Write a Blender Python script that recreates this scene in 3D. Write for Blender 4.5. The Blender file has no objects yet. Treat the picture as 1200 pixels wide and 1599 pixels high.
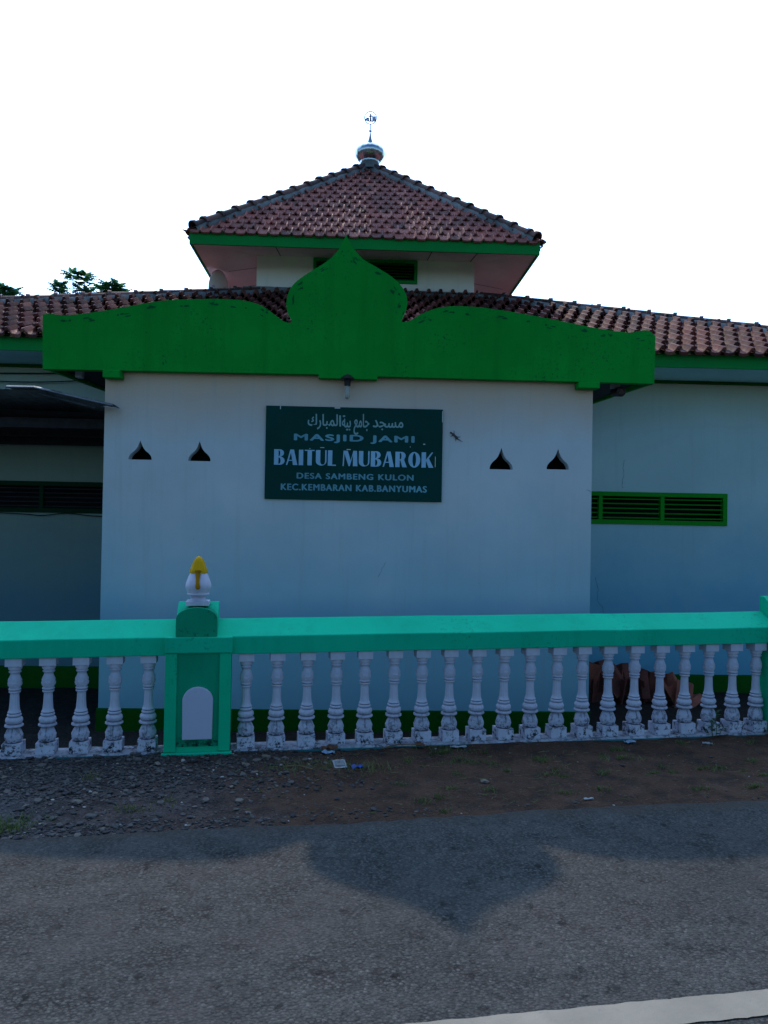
import bpy, bmesh, math, random
from mathutils import Vector, Matrix, noise

random.seed(7)
R = math.radians
sc = bpy.context.scene
COL = sc.collection
MROT = R(2.3)     # the mosque is turned slightly away from the camera
FROT = R(9.7)     # the road and its balustrade are turned a little more

def MW(u, v, z):
    c, s = math.cos(MROT), math.sin(MROT)
    return Vector((c*u - s*v, s*u + c*v, z))
def FW(u, v, z):
    c, s = math.cos(FROT), math.sin(FROT)
    return Vector((c*u - s*v, s*u + c*v, z))

# ------------------------------------------------------------------ materials
class NT:
    def __init__(s, name):
        m = bpy.data.materials.new(name); m.use_nodes = True
        s.m = m; s.t = m.node_tree; s.n = s.t.nodes; s.l = s.t.links
        s.b = s.n['Principled BSDF']
        s.tc = s.n.new('ShaderNodeTexCoord')
    def node(s, typ, **kw):
        n = s.n.new(typ)
        for k, v in kw.items(): setattr(n, k, v)
        return n
    def noise(s, scale, detail=4, rough=.55, dist=0, vec=None, stretch=None):
        n = s.node('ShaderNodeTexNoise')
        n.inputs['Scale'].default_value = scale; n.inputs['Detail'].default_value = detail
        n.inputs['Roughness'].default_value = rough; n.inputs['Distortion'].default_value = dist
        src = vec or s.tc.outputs['Object']
        if stretch:
            mp = s.node('ShaderNodeMapping'); mp.inputs['Scale'].default_value = stretch
            s.l.new(src, mp.inputs['Vector']); src = mp.outputs['Vector']
        s.l.new(src, n.inputs['Vector'])
        return n.outputs['Fac']
    def voro(s, scale, feature='F1', rnd=1, stretch=None):
        n = s.node('ShaderNodeTexVoronoi', feature=feature)
        n.inputs['Scale'].default_value = scale; n.inputs['Randomness'].default_value = rnd
        src = s.tc.outputs['Object']
        if stretch:
            mp = s.node('ShaderNodeMapping'); mp.inputs['Scale'].default_value = stretch
            s.l.new(src, mp.inputs['Vector']); src = mp.outputs['Vector']
        s.l.new(src, n.inputs['Vector'])
        return n
    def ramp(s, fac, stops):
        n = s.node('ShaderNodeValToRGB'); e = n.color_ramp.elements
        while len(e) < len(stops): e.new(.5)
        for el, (p, c) in zip(e, stops):
            el.position = p
            el.color = (c, c, c, 1) if isinstance(c, (int, float)) else (*c, 1)
        s.l.new(fac, n.inputs['Fac']); return n.outputs['Color']
    def mix(s, fac, a, b, mode='MIX'):
        n = s.node('ShaderNodeMix', data_type='RGBA', blend_type=mode)
        for sock, v in ((n.inputs[0], fac), (n.inputs[6], a), (n.inputs[7], b)):
            if isinstance(v, (int, float)): sock.default_value = v
            elif isinstance(v, tuple): sock.default_value = (*v, 1)
            else: s.l.new(v, sock)
        return n.outputs[2]
    def math(s, op, a, b=0.):
        n = s.node('ShaderNodeMath', operation=op)
        for sock, v in ((n.inputs[0], a), (n.inputs[1], b)):
            if isinstance(v, (int, float)): sock.default_value = v
            else: s.l.new(v, sock)
        return n.outputs[0]
    def sep(s, src=None):
        n = s.node('ShaderNodeSeparateXYZ'); s.l.new(src or s.tc.outputs['Object'], n.inputs[0]); return n.outputs
    def bump(s, h, strength=.3, dist=.01, prev=None):
        n = s.node('ShaderNodeBump'); n.inputs['Strength'].default_value = strength
        n.inputs['Distance'].default_value = dist
        s.l.new(h, n.inputs['Height'])
        if prev: s.l.new(prev, n.inputs['Normal'])
        return n.outputs['Normal']
    def done(s, col=None, rough=.7, normal=None, metal=0, spec=.3):
        b = s.b
        if col is not None:
            if isinstance(col, tuple): b.inputs['Base Color'].default_value = (*col, 1)
            else: s.l.new(col, b.inputs['Base Color'])
        if isinstance(rough, (int, float)): b.inputs['Roughness'].default_value = rough
        else: s.l.new(rough, b.inputs['Roughness'])
        b.inputs['Metallic'].default_value = metal
        b.inputs['Specular IOR Level'].default_value = spec
        if normal: s.l.new(normal, b.inputs['Normal'])
        return s.m

def painted(name, col, var=.12, rough=.75, dirt=.0, dirtcol=(.05, .045, .04), bump=.15, streak=0., spec=.10):
    """painted plaster / wood / steel: mottled colour, faint streaks and specks of dirt"""
    n = NT(name)
    big = n.noise(1.3, 5, .6)
    lo = tuple(c*(1-var) for c in col); hi = tuple(min(1, c*(1+var*.7)) for c in col)
    c = n.ramp(big, [(.3, lo), (.7, hi)])
    if streak:
        st = n.noise(3.2, 4, .6, stretch=(2.4, 2.4, .18))
        c = n.mix(n.ramp(st, [(.52, 0.), (.8, streak)]), c, tuple(x*.55 for x in col))
    if dirt:
        d = n.noise(38, 5, .7)
        d2 = n.noise(2.1, 3, .6)
        f = n.math('MULTIPLY', n.ramp(d, [(.56, 0.), (.68, 1.)]), n.ramp(d2, [(.45, 0.), (.7, dirt)]))
        c = n.mix(f, c, dirtcol)
    h = n.noise(55, 4, .6)
    h2 = n.noise(4, 2, .5)
    nm = n.bump(h2, bump*.8, .02, n.bump(h, bump, .004))
    return n.done(c, rough, nm, spec=spec)

def plain(name, col, rough=.6, metal=0, spec=.3, var=.15, scale=12):
    n = NT(name)
    c = n.ramp(n.noise(scale, 4, .6), [(.3, tuple(x*(1-var) for x in col)), (.7, tuple(min(1, x*(1+var)) for x in col))])
    return n.done(c, rough, None, metal, spec)

M = {}
def wall_paint(name, col, low, eave=2.06, warm=(.70, .47, .33)):
    """plaster wall: trowel waves, hairline stains, eave shade and bluer foot light painted in"""
    n = NT(name)
    big = n.noise(.9, 5, .6)
    c = n.ramp(big, [(.3, tuple(x*.88 for x in col)), (.72, tuple(min(1, x*1.05) for x in col))])
    x, y, z = n.sep()
    foot = n.ramp(n.math('ADD', n.math('MULTIPLY', n.math('SUBTRACT', 2.0, z), .62), n.math('MULTIPLY', n.math('SUBTRACT', n.noise(1.3, 5, .65), .5), .7)), [(.05, 0.), (.95, 1.)])
    c = n.mix(foot, c, low)  # bluer, dimmer light low on the wall, painted into the colour
    eave_shade = n.ramp(n.math('ADD', n.math('SUBTRACT', z, eave), n.math('MULTIPLY', n.math('SUBTRACT', n.noise(2.2, 4, .6, stretch=(1, 1, .4)), .5), .35)), [(.30, 0.), (.90, .95)])  # overhang shade painted as a warm band below the eaves
    c = n.mix(eave_shade, c, warm)
    st = n.noise(4.0, 4, .65, stretch=(3.5, 3.5, .15))
    c = n.mix(n.ramp(st, [(.55, 0.), (.85, .35)]), c, tuple(x*.6 for x in col))
    sp = n.voro(5.5)
    spk = n.ramp(sp.outputs['Distance'], [(.0, 1.), (.035, 0.)])
    c = n.mix(n.math('MULTIPLY', spk, n.ramp(n.noise(2.3, 2), [(.5, 0.), (.6, .7)])), c, (.08, .08, .08))
    nm = n.bump(n.noise(2.5, 3, .5), .25, .03, n.bump(n.noise(70, 4, .6), .12, .003))
    return n.done(c, .8, nm, spec=.2)
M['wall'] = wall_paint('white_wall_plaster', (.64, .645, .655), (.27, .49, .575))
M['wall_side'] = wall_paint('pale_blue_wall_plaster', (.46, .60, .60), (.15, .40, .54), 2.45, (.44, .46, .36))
M['wall_dark'] = wall_paint('shade_painted_olive_plaster', (.24, .29, .24), (.11, .21, .25), 9.)  # olive darkened in the colour itself to carry the awning's shade
M['tower'] = painted('cream_wall_paint', (.90, .80, .76), .08, streak=.25)
M['soffit_warm'] = painted('pinkish_ceiling_paint', (.95, .72, .72), .1, streak=.1)
M['soffit'] = painted('pale_ceiling_paint', (.5, .82, .80), .1)
M['green'] = painted('deep_green_paint', (.001, .30, .030), .16, .75, dirt=1.3, dirtcol=(.004, .07, .03), streak=.45, bump=.3)
M['green_trim'] = painted('green_trim_paint', (.004, .26, .05), .12, .6, dirt=.7)
M['green_vent'] = painted('bright_green_frame_paint', (.006, .24, .012), .12, .6, dirt=.5)
M['skirt'] = painted('dark_green_skirting_paint', (.003, .10, .006), .2, .7, dirt=1, streak=.3)
M['rail'] = painted('turquoise_rail_paint', (.001, .50, .27), .14, .7, dirt=.7, dirtcol=(.015, .07, .05), streak=.35, bump=.3)
M['pillar'] = painted('sea_green_pillar_paint', (.001, .50, .245), .14, .7, dirt=.8, dirtcol=(.008, .05, .04), streak=.3, bump=.3)
M['panel'] = painted('dark_sea_green_panel_paint', (.001, .30, .15), .14, .7, dirt=1.4, dirtcol=(.008, .04, .03), streak=.3, bump=.3)
M['plaque'] = painted('pale_plaque_plaster', (.50, .50, .62), .08, .8, dirt=.6)
M['dark'] = plain('dark_void_paint', (.010, .012, .014), .9)
M['dark_wood'] = plain('shade_painted_timber', (.022, .02, .024), .8, var=.4)
M['black'] = plain('black_plastic', (.012, .012, .014), .45)
M['cable'] = plain('black_cable_rubber', (.01, .01, .012), .6)
M['grey_plastic'] = plain('pale_grey_plastic', (.42, .45, .48), .5)
M['gold'] = painted('golden_yellow_paint', (.62, .33, .004), .2, .45, dirt=.8, dirtcol=(.16, .06, .01))
M['ochre'] = painted('ochre_paint', (.42, .19, .006), .25, .5, dirt=1, dirtcol=(.1, .04, .01))
M['sign'] = painted('dark_green_sign_board', (.001, .048, .040), .15, .6, dirt=.4, spec=.08)
M['letter'] = painted('pale_blue_letter_film', (.34, .56, .74), .25, .55, dirt=.3, dirtcol=(.05, .2, .2))
M['letter_dim'] = painted('faded_blue_letter_film', (.16, .38, .46), .35, .6, dirt=.5, dirtcol=(.02, .12, .12))
M['letter_arab'] = painted('faded_grey_letter_film', (.25, .40, .40), .2, .6)
M['peel'] = plain('peeled_white_film', (.6, .62, .6), .6)
M['mortar'] = painted('grey_ridge_mortar', (.19, .20, .20), .35, .95, dirt=1, bump=.5)
M['crack'] = plain('grey_crack', (.09, .10, .11), .9)

def galv():
    n = NT('galvanised_sheet')
    c = n.ramp(n.noise(9, 5, .65), [(.3, (.10, .115, .13)), (.7, (.2, .215, .23))])
    return n.done(c, n.ramp(n.noise(6, 3), [(.3, .5), (.7, .7)]), None, .7)
M['galv'] = galv()
def steel():
    n = NT('polished_steel')
    c = n.ramp(n.noise(14, 4, .6), [(.3, (.42, .46, .50)), (.7, (.62, .66, .70))])
    return n.done(c, n.ramp(n.noise(20, 3), [(.3, .12), (.7, .3)]), n.bump(n.noise(9, 2), .2, .02), 1.0)
M['steel'] = steel()

def tile_mat(name, cols, dark=.6, rl=.62, sp_=.22):
    n = NT(name)
    at = n.node('ShaderNodeAttribute', attribute_name='tone')
    c = n.ramp(at.outputs['Fac'], [(0, cols[0]), (.35, cols[1]), (.7, cols[2]), (1, cols[3])])
    moss = n.ramp(n.noise(3.2, 6, .7), [(.42, 0.), (.68, dark)])
    c = n.mix(moss, c, (.022, .018, .020))
    sp = n.ramp(n.noise(60, 4, .7), [(.4, 0.), (.75, .45)])
    c = n.mix(sp, c, (.05, .035, .033))
    lich = n.math('MULTIPLY', n.ramp(n.noise(24, 3, .6), [(.63, 0.), (.7, .6)]), n.ramp(n.noise(1.8, 2), [(.45, 0.), (.6, 1.)]))
    c = n.mix(lich, c, (.26, .24, .22))
    nm = n.bump(n.noise(90, 4, .7), .35, .004)
    return n.done(c, n.ramp(n.noise(15, 3), [(.3, rl), (.7, rl+.2)]), nm, spec=sp_)
M['tile'] = tile_mat('weathered_clay_tile', [(.13, .036, .028), (.24, .058, .044), (.34, .084, .060), (.43, .15, .115)], .5, .6, .16)
M['tile_low'] = tile_mat('red_clay_tile', [(.07, .018, .014), (.14, .032, .025), (.21, .050, .038), (.31, .10, .075)], .7, .6, .2)
M['ridge'] = tile_mat('dark_ridge_tile', [(.05, .03, .03), (.09, .045, .042), (.14, .065, .055), (.2, .09, .075)], .6)
M['loose_tile'] = tile_mat('terracotta_tile', [(.16, .04, .026), (.34, .085, .055), (.46, .12, .07), (.55, .16, .09)], .5)

def baluster_mat():
    n = NT('white_baluster_paint')
    x, y, z = n.sep()
    c = n.ramp(n.noise(9, 5, .6), [(.3, (.46, .44, .54)), (.7, (.64, .61, .71))])
    oi = n.node('ShaderNodeObjectInfo')
    c = n.mix(n.math('MULTIPLY', oi.outputs['Random'], .22), c, (.38, .46, .56))
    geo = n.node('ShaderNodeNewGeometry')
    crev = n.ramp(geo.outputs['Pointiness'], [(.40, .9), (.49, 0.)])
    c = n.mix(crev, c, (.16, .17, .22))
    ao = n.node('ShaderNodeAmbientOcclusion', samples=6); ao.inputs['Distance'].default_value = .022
    c = n.mix(n.ramp(ao.outputs['AO'], [(.35, .85), (.85, 0.)]), c, (.13, .13, .17))  # crease shade painted in along with dirt, deepens the relief
    low = n.ramp(z, [(.02, 1.), (.24, .0)])
    mo = n.noise(30, 5, .72, vec=None)
    vec = n.node('ShaderNodeVectorMath', operation='ADD')
    n.l.new(n.tc.outputs['Object'], vec.inputs[0])
    cm = n.node('ShaderNodeCombineXYZ'); n.l.new(n.math('MULTIPLY', oi.outputs['Random'], 37.), cm.inputs[0])
    n.l.new(cm.outputs[0], vec.inputs[1])
    mo = n.noise(26, 5, .75, vec=vec.outputs[0])
    f = n.math('MULTIPLY', n.ramp(mo, [(.50, 0.), (.60, 1.)]), low)
    c = n.mix(f, c, (.02, .022, .03))
    nm = n.bump(n.noise(110, 4, .6), .25, .003)
    return n.done(c, .7, nm, spec=.25)
M['baluster'] = baluster_mat()
def curbmat():
    n = NT('stained_white_curb')
    c = n.ramp(n.noise(7, 5, .65), [(.3, (.26, .27, .31)), (.7, (.46, .47, .53))])
    f = n.math('MULTIPLY', n.ramp(n.noise(19, 6, .8), [(.47, 0.), (.58, 1.)]), n.ramp(n.noise(3.5, 3), [(.35, .2), (.6, 1.)]))
    c = n.mix(f, c, (.03, .033, .04))
    return n.done(c, .85, n.bump(n.noise(60, 5, .7), .6, .006), spec=.15)
M['curb'] = curbmat()
M['curb_side'] = painted('worn_turquoise_curb_paint', (.05, .18, .19), .3, .8, dirt=1, dirtcol=(.02, .03, .03), bump=.5)

def asphalt():
    n = NT('worn_asphalt')
    c = n.ramp(n.noise(1.1, 6, .6), [(.3, (.040, .043, .042)), (.7, (.062, .064, .060))])
    zone = n.ramp(n.noise(4.2, 6, .7), [(.40, .12), (.64, 1.)])
    ag = n.voro(78); agd = ag.outputs['Distance']
    c = n.mix(.9, c, n.ramp(ag.outputs['Color'], [(0, .45), (.45, .85), (.8, 1.25), (1, 1.9)]), 'MULTIPLY')
    fine = n.voro(190)
    c = n.mix(.6, c, n.ramp(fine.outputs['Color'], [(0, .55), (.6, 1.), (1, 1.6)]), 'MULTIPLY')
    gap = n.math('MULTIPLY', n.ramp(agd, [(.42, 0.), (.62, 1.)]), zone)          # worn gaps between the stones
    c = n.mix(n.math('MULTIPLY', gap, .85), c, (.008, .008, .009))
    gone = n.math('MULTIPLY', n.ramp(n.voro(34).outputs['Color'], [(.86, 0.), (.90, 1.)]), n.ramp(n.noise(48, 5, .8), [(.44, 0.), (.52, 1.)]))
    gone = n.math('MULTIPLY', gone, zone)                                         # stones plucked out, dark pits
    c = n.mix(n.math('MULTIPLY', gone, .9), c, (.007, .007, .009))
    ag2 = n.voro(40)
    pale = n.math('MULTIPLY', n.ramp(ag2.outputs['Color'], [(.955, 0.), (.97, 1.)]), n.ramp(ag2.outputs['Distance'], [(.18, 1.), (.28, 0.)]))
    c = n.mix(n.math('MULTIPLY', pale, .6), c, (.17, .165, .16))
    red = n.ramp(n.noise(2.6, 3), [(.5, 0.), (.75, .35)])
    c = n.mix(red, c, (.066, .056, .054))
    x, y, z = n.sep()
    ed = n.math('ADD', y, n.math('MULTIPLY', n.math('SUBTRACT', n.noise(2.4, 6, .7), .5), .55))
    c = n.mix(n.ramp(n.math('MULTIPLY', ed, .1), [(.396, 0.), (.418, .9)]), c, n.ramp(n.noise(30, 5, .7), [(.3, (.026, .018, .014)), (.7, (.06, .042, .032))]))
    wheel = n.ramp(n.noise(.7, 3, .5, stretch=(.15, 2.2, 1)), [(.4, 0.), (.65, .3)])
    c = n.mix(wheel, c, n.mix(.5, c, (.066, .066, .062)))
    h = n.math('SUBTRACT', n.math('MULTIPLY', agd, -.8), n.math('MULTIPLY', gone, 1.2))
    h = n.math('ADD', h, n.math('MULTIPLY', n.noise(150, 3, .7), .4))
    nm = n.bump(h, .8, .010, n.bump(n.noise(6, 4), .4, .03))
    return n.done(c, .85, nm, spec=.2)
M['asphalt'] = asphalt()

def dirt():
    n = NT('brown_earth')
    c = n.ramp(n.noise(2.2, 7, .66), [(.28, (.044, .024, .015)), (.5, (.068, .037, .023)), (.75, (.095, .054, .036))])
    x, y, z = n.sep()
    g = n.ramp(n.math('ADD', n.math('MULTIPLY', x, -.35), n.math('MULTIPLY', n.noise(1.5, 4), .9)), [(.35, 0.), (.95, .85)])
    st = n.voro(60)
    gc = n.ramp(st.outputs['Color'], [(.0, (.025, .027, .032)), (.5, (.06, .064, .072)), (1, (.12, .12, .125))])
    c = n.mix(g, c, gc)
    yard = n.ramp(n.math('MULTIPLY', y, .1), [(.545, 0.), (.56, .8)])
    c = n.mix(yard, c, (.018, .017, .015))  # dark earth, with the yard's shade also put into its colour
    fine = n.voro(90)
    ff = n.ramp(fine.outputs['Color'], [(.8, 0.), (.9, .6)])
    c = n.mix(ff, c, (.10, .085, .075))
    c = n.mix(n.ramp(n.noise(5, 6, .75), [(.46, 0.), (.66, .75)]), c, (.016, .013, .012))
    c = n.mix(n.ramp(n.noise(46, 5, .8), [(.58, 0.), (.7, .6)]), c, (.15, .12, .095))
    h = n.math('ADD', n.noise(30, 6, .7), n.math('MULTIPLY', st.outputs['Distance'], -.6))
    nm = n.bump(h, .8, .02)
    return n.done(c, .95, nm, spec=.15)
M['dirt'] = dirt()

def stones():
    n = NT('gravel_stone')
    at = n.node('ShaderNodeAttribute', attribute_name='tone')
    c = n.ramp(at.outputs['Fac'], [(0, (.022, .022, .023)), (.25, (.045, .044, .044)), (.5, (.075, .070, .066)), (.75, (.115, .10, .088)), (.93, (.17, .135, .105)), (1, (.34, .32, .30))])
    c = n.mix(n.ramp(n.noise(70, 4, .7), [(.4, 0.), (.7, .4)]), c, (.03, .028, .028))
    return n.done(c, .8, n.bump(n.noise(60, 4), .3, .005), spec=.25)
M['stone'] = stones()
def leafmat(name, a, b):
    n = NT(name)
    at = n.node('ShaderNodeAttribute', attribute_name='tone')
    c = n.ramp(at.outputs['Fac'], [(0, a), (1, b)])
    m = n.done(c, .5, None, spec=.3)
    tr = n.node('ShaderNodeBsdfTranslucent'); n.l.new(c, tr.inputs['Color'])
    mx = n.node('ShaderNodeMixShader'); mx.inputs[0].default_value = .35
    out = n.n['Material Output']
    n.l.new(n.b.outputs[0], mx.inputs[1]); n.l.new(tr.outputs[0], mx.inputs[2]); n.l.new(mx.outputs[0], out.inputs['Surface'])
    return m
M['leaf'] = leafmat('dark_tree_leaf', (.025, .07, .05), (.09, .27, .08))
M['grass'] = leafmat('grass_blade', (.03, .095, .012), (.17, .17, .06))
M['weed'] = leafmat('weed_leaf', (.02, .09, .03), (.07, .18, .05))
M['bark'] = plain('tree_bark', (.07, .055, .04), .9, var=.4)
M['line'] = None
def linemat():
    n = NT('worn_road_paint')
    c = n.ramp(n.noise(3, 6, .65), [(.3, (.19, .175, .138)), (.7, (.27, .245, .19))])
    wear = n.ramp(n.noise(38, 6, .75), [(.58, 0.), (.70, 1.)])
    z2 = n.ramp(n.noise(2.2, 3), [(.4, .15), (.65, 1.)])
    c = n.mix(n.math('MULTIPLY', wear, z2), c, (.16, .155, .15))
    return n.done(c, .8, n.bump(n.noise(120, 4, .7), .5, .005), spec=.25)
M['line'] = linemat()

# ------------------------------------------------------------------ mesh helpers
class MB:
    def __init__(s): s.v = []; s.f = []; s.mi = []; s.tone = []
    def add(s, vs, fs, mi=0, tone=None):
        o = len(s.v); s.v += [tuple(p) for p in vs]
        for f in fs:
            s.f.append(tuple(i+o for i in f)); s.mi.append(mi); s.tone.append(.5 if tone is None else tone)
        return s
    def box(s, x0, x1, y0, y1, z0, z1, mi=0, tone=None):
        vs = [(x, y, z) for z in (z0, z1) for y in (y0, y1) for x in (x0, x1)]
        return s.add(vs, [(0, 2, 3, 1), (4, 5, 7, 6), (0, 1, 5, 4), (2, 6, 7, 3), (0, 4, 6, 2), (1, 3, 7, 5)], mi, tone)
    def prism(s, outline, y0, y1, mi=0):
        """outline in (x,z), counter-clockwise seen from the front (-y); extruded from y0 to y1"""
        k = len(outline)
        vs = [(x, y0, z) for x, z in outline] + [(x, y1, z) for x, z in outline]
        fs = [tuple(range(k)), tuple(range(2*k-1, k-1, -1))]
        fs += [(i, i+k, (i+1) % k + k, (i+1) % k) for i in range(k)]
        return s.add(vs, fs, mi)
    def lathe(s, prof, seg=24, mi=0, disp=None, cx=0, cy=0, cap=True):
        vs = []
        for r, z in prof:
            for i in range(seg):
                a = 2*math.pi*i/seg
                rr = r + (disp(a, z, r) if disp else 0)
                vs.append((cx+rr*math.cos(a), cy+rr*math.sin(a), z))
        fs = []
        for j in range(len(prof)-1):
            for i in range(seg):
                a, b = j*seg+i, j*seg+(i+1) % seg
                fs.append((a, b, b+seg, a+seg))
        if cap:
            fs.append(tuple(range(seg-1, -1, -1))); fs.append(tuple((len(prof)-1)*seg+i for i in range(seg)))
        return s.add(vs, fs, mi)
    def tube(s, pts, rads, seg=8, mi=0, tone=None):
        pts = [Vector(p) for p in pts]
        if isinstance(rads, (int, float)): rads = [rads]*len(pts)
        vs = []
        for i, p in enumerate(pts):
            d = (pts[min(i+1, len(pts)-1)] - pts[max(i-1, 0)]).normalized()
            ref = Vector((0, 0, 1)) if abs(d.z) < .9 else Vector((1, 0, 0))
            a = d.cross(ref).normalized(); b = d.cross(a).normalized()
            for k in range(seg):
                t = 2*math.pi*k/seg
                vs.append(p + rads[i]*(math.cos(t)*a + math.sin(t)*b))
        fs = [(j*seg+k, j*seg+(k+1) % seg, (j+1)*seg+(k+1) % seg, (j+1)*seg+k) for j in range(len(pts)-1) for k in range(seg)]
        fs.append(tuple(range(seg-1, -1, -1))); fs.append(tuple((len(pts)-1)*seg+k for k in range(seg)))
        return s.add(vs, fs, mi, tone)
    def build(s, name, mats, parent=None, smooth=False, fix=True, loc=None, bevel=0, angle=40):
        me = bpy.data.meshes.new(name)
        me.from_pydata(s.v, [], s.f)
        if not isinstance(mats, (list, tuple)): mats = [mats]
        for m in mats: me.materials.append(m)
        me.polygons.foreach_set('material_index', s.mi)
        at = me.attributes.new('tone', 'FLOAT', 'FACE')
        at.data.foreach_set('value', s.tone)
        if fix:
            bm = bmesh.new(); bm.from_mesh(me); bmesh.ops.recalc_face_normals(bm, faces=bm.faces[:]); bm.to_mesh(me); bm.free()
        if smooth:
            me.shade_smooth()
            if angle: me.set_sharp_from_angle(angle=R(angle))
        me.update()
        o = bpy.data.objects.new(name, me); COL.objects.link(o)
        if parent: o.parent = parent
        if loc is not None: o.location = loc
        if bevel:
            b = o.modifiers.new('bevel', 'BEVEL'); b.width = bevel; b.segments = 2; b.limit_method = 'ANGLE'; b.angle_limit = R(50)
        return o

def tag(o, label=None, cat=None, group=None, kind=None):
    if label: o['label'] = label
    if cat: o['category'] = cat
    if group: o['group'] = group
    if kind: o['kind'] = kind
    return o
def thing(name, label, cat, loc, rz=0, group=None):
    o = bpy.data.objects.new(name, None); COL.objects.link(o)
    o.empty_display_size = .1
    o.location = loc; o.rotation_euler = (0, 0, rz)
    return tag(o, label, cat, group)

def curve_mesh(splines, ext):
    """flat filled shape with holes, in the x-z plane, front at -ext, back at +ext"""
    cu = bpy.data.curves.new('shape', 'CURVE'); cu.dimensions = '2D'; cu.fill_mode = 'BOTH'; cu.extrude = ext
    for pts in splines:
        sp = cu.splines.new('POLY'); sp.points.add(len(pts)-1); sp.use_cyclic_u = True
        for p, (x, y) in zip(sp.points, pts): p.co = (x, y, 0, 1)
    return _to_mesh(cu)
def text_mesh(body, ext, space=1.0):
    cu = bpy.data.curves.new('text', 'FONT'); cu.body = body; cu.size = 1; cu.extrude = ext; cu.space_character = space
    return _to_mesh(cu)
def _to_mesh(cu):
    o = bpy.data.objects.new('tmp', cu); COL.objects.link(o)
    dg = bpy.context.evaluated_depsgraph_get(); dg.update()
    me = bpy.data.meshes.new_from_object(o.evaluated_get(dg))
    vs = [(v.co.x, -v.co.z, v.co.y) for v in me.vertices]; fs = [tuple(p.vertices) for p in me.polygons]
    bpy.data.objects.remove(o); bpy.data.curves.remove(cu); bpy.data.meshes.remove(me)
    return vs, fs

def catmull(pts, n=5):
    out = []
    for i in range(len(pts)-1):
        p0, p1, p2, p3 = pts[max(i-1, 0)], pts[i], pts[i+1], pts[min(i+2, len(pts)-1)]
        for k in range(n):
            t = k/n
            out.append(tuple(.5*((2*b)+(-a+c)*t+(2*a-5*b+4*c-d)*t*t+(-a+3*b-3*c+d)*t**3) for a, b, c, d in zip(p0, p1, p2, p3)))
    out.append(pts[-1]); return out

# ------------------------------------------------------------------ world, sun, camera
SUN = (MW(0, 0, 0) + Vector((0, 0, 0)))
sd_m = Vector((-.585, 4.53, 4.389)).normalized()          # towards the sun, in the mosque's frame
c_, s_ = math.cos(MROT), math.sin(MROT)
SD = Vector((c_*sd_m.x - s_*sd_m.y, s_*sd_m.x + c_*sd_m.y, sd_m.z))
elev = math.asin(SD.z); azim = math.atan2(SD.x, SD.y)      # clockwise from +Y
w = bpy.data.worlds.new('World'); sc.world = w; w.use_nodes = True
nt = w.node_tree; nn = nt.nodes; ll = nt.links
for n in list(nn): nn.remove(n)
out = nn.new('ShaderNodeOutputWorld')
sky = nn.new('ShaderNodeTexSky'); sky.sky_type = 'NISHITA'; sky.sun_disc = False
sky.sun_elevation = elev; sky.sun_rotation = azim
sky.air_density = 1.0; sky.dust_density = .6; sky.ozone_density = 4.0
bg = nn.new('ShaderNodeBackground'); bg.inputs['Strength'].default_value = .135
tint = nn.new('ShaderNodeMix'); tint.data_type = 'RGBA'; tint.blend_type = 'MULTIPLY'; tint.inputs[0].default_value = 1
tint.inputs[7].default_value = (.76, 1.04, 1.16, 1)
ll.new(sky.outputs[0], tint.inputs[6]); ll.new(tint.outputs[2], bg.inputs['Color'])
# bright thin haze on the sun's side of the sky (fades to clear sky behind the camera)
tc = nn.new('ShaderNodeTexCoord')
dot = nn.new('ShaderNodeVectorMath'); dot.operation = 'DOT_PRODUCT'
ll.new(tc.outputs['Generated'], dot.inputs[0]); dot.inputs[1].default_value = SD
rp = nn.new('ShaderNodeValToRGB'); e = rp.color_ramp.elements
e[0].position = .35; e[0].color = (0, 0, 0, 1); e[1].position = .72; e[1].color = (1, 1, 1, 1)
ll.new(dot.outputs['Value'], rp.inputs['Fac'])
hz = nn.new('ShaderNodeBackground'); hz.inputs['Color'].default_value = (.64, .90, 1.36, 1); 
ml = nn.new('ShaderNodeMath'); ml.operation = 'MULTIPLY'; ml.inputs[1].default_value = 1.6
ll.new(rp.outputs['Color'], ml.inputs[0]); ll.new(ml.outputs[0], hz.inputs['Strength'])
ad = nn.new('ShaderNodeAddShader'); ll.new(bg.outputs[0], ad.inputs[0]); ll.new(hz.outputs[0], ad.inputs[1])
ll.new(ad.outputs[0], out.inputs['Surface'])

sl = bpy.data.lights.new('sun', 'SUN'); sl.energy = 2.6; sl.angle = R(.8); sl.color = (1, .84, .70)
so = bpy.data.objects.new('sun', sl); COL.objects.link(so)
so.rotation_euler = SD.to_track_quat('Z', 'Y').to_euler(); so.location = (0, 0, 30)

cd = bpy.data.cameras.new('camera'); cd.sensor_fit = 'VERTICAL'; cd.sensor_height = 36; cd.lens = 1200/1599*36
cd.clip_end = 2000; cd.clip_start = .05
co = bpy.data.objects.new('camera', cd); COL.objects.link(co); sc.camera = co
pt, rl = R(.7), R(1.0)
fw = Vector((0, math.cos(pt), math.sin(pt))); up = Vector((0, -math.sin(pt), math.cos(pt))); rt = Vector((1, 0, 0))
cr = math.cos(rl)*rt + math.sin(rl)*up; cu_ = -math.sin(rl)*rt + math.cos(rl)*up
co.matrix_world = Matrix(((cr.x, cu_.x, -fw.x, 0), (cr.y, cu_.y, -fw.y, 0), (cr.z, cu_.z, -fw.z, 1.6), (0, 0, 0, 1)))
sc.view_settings.view_transform = 'Standard'; sc.view_settings.look = 'None'
sc.view_settings.exposure = 0; sc.view_settings.gamma = 1

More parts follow.
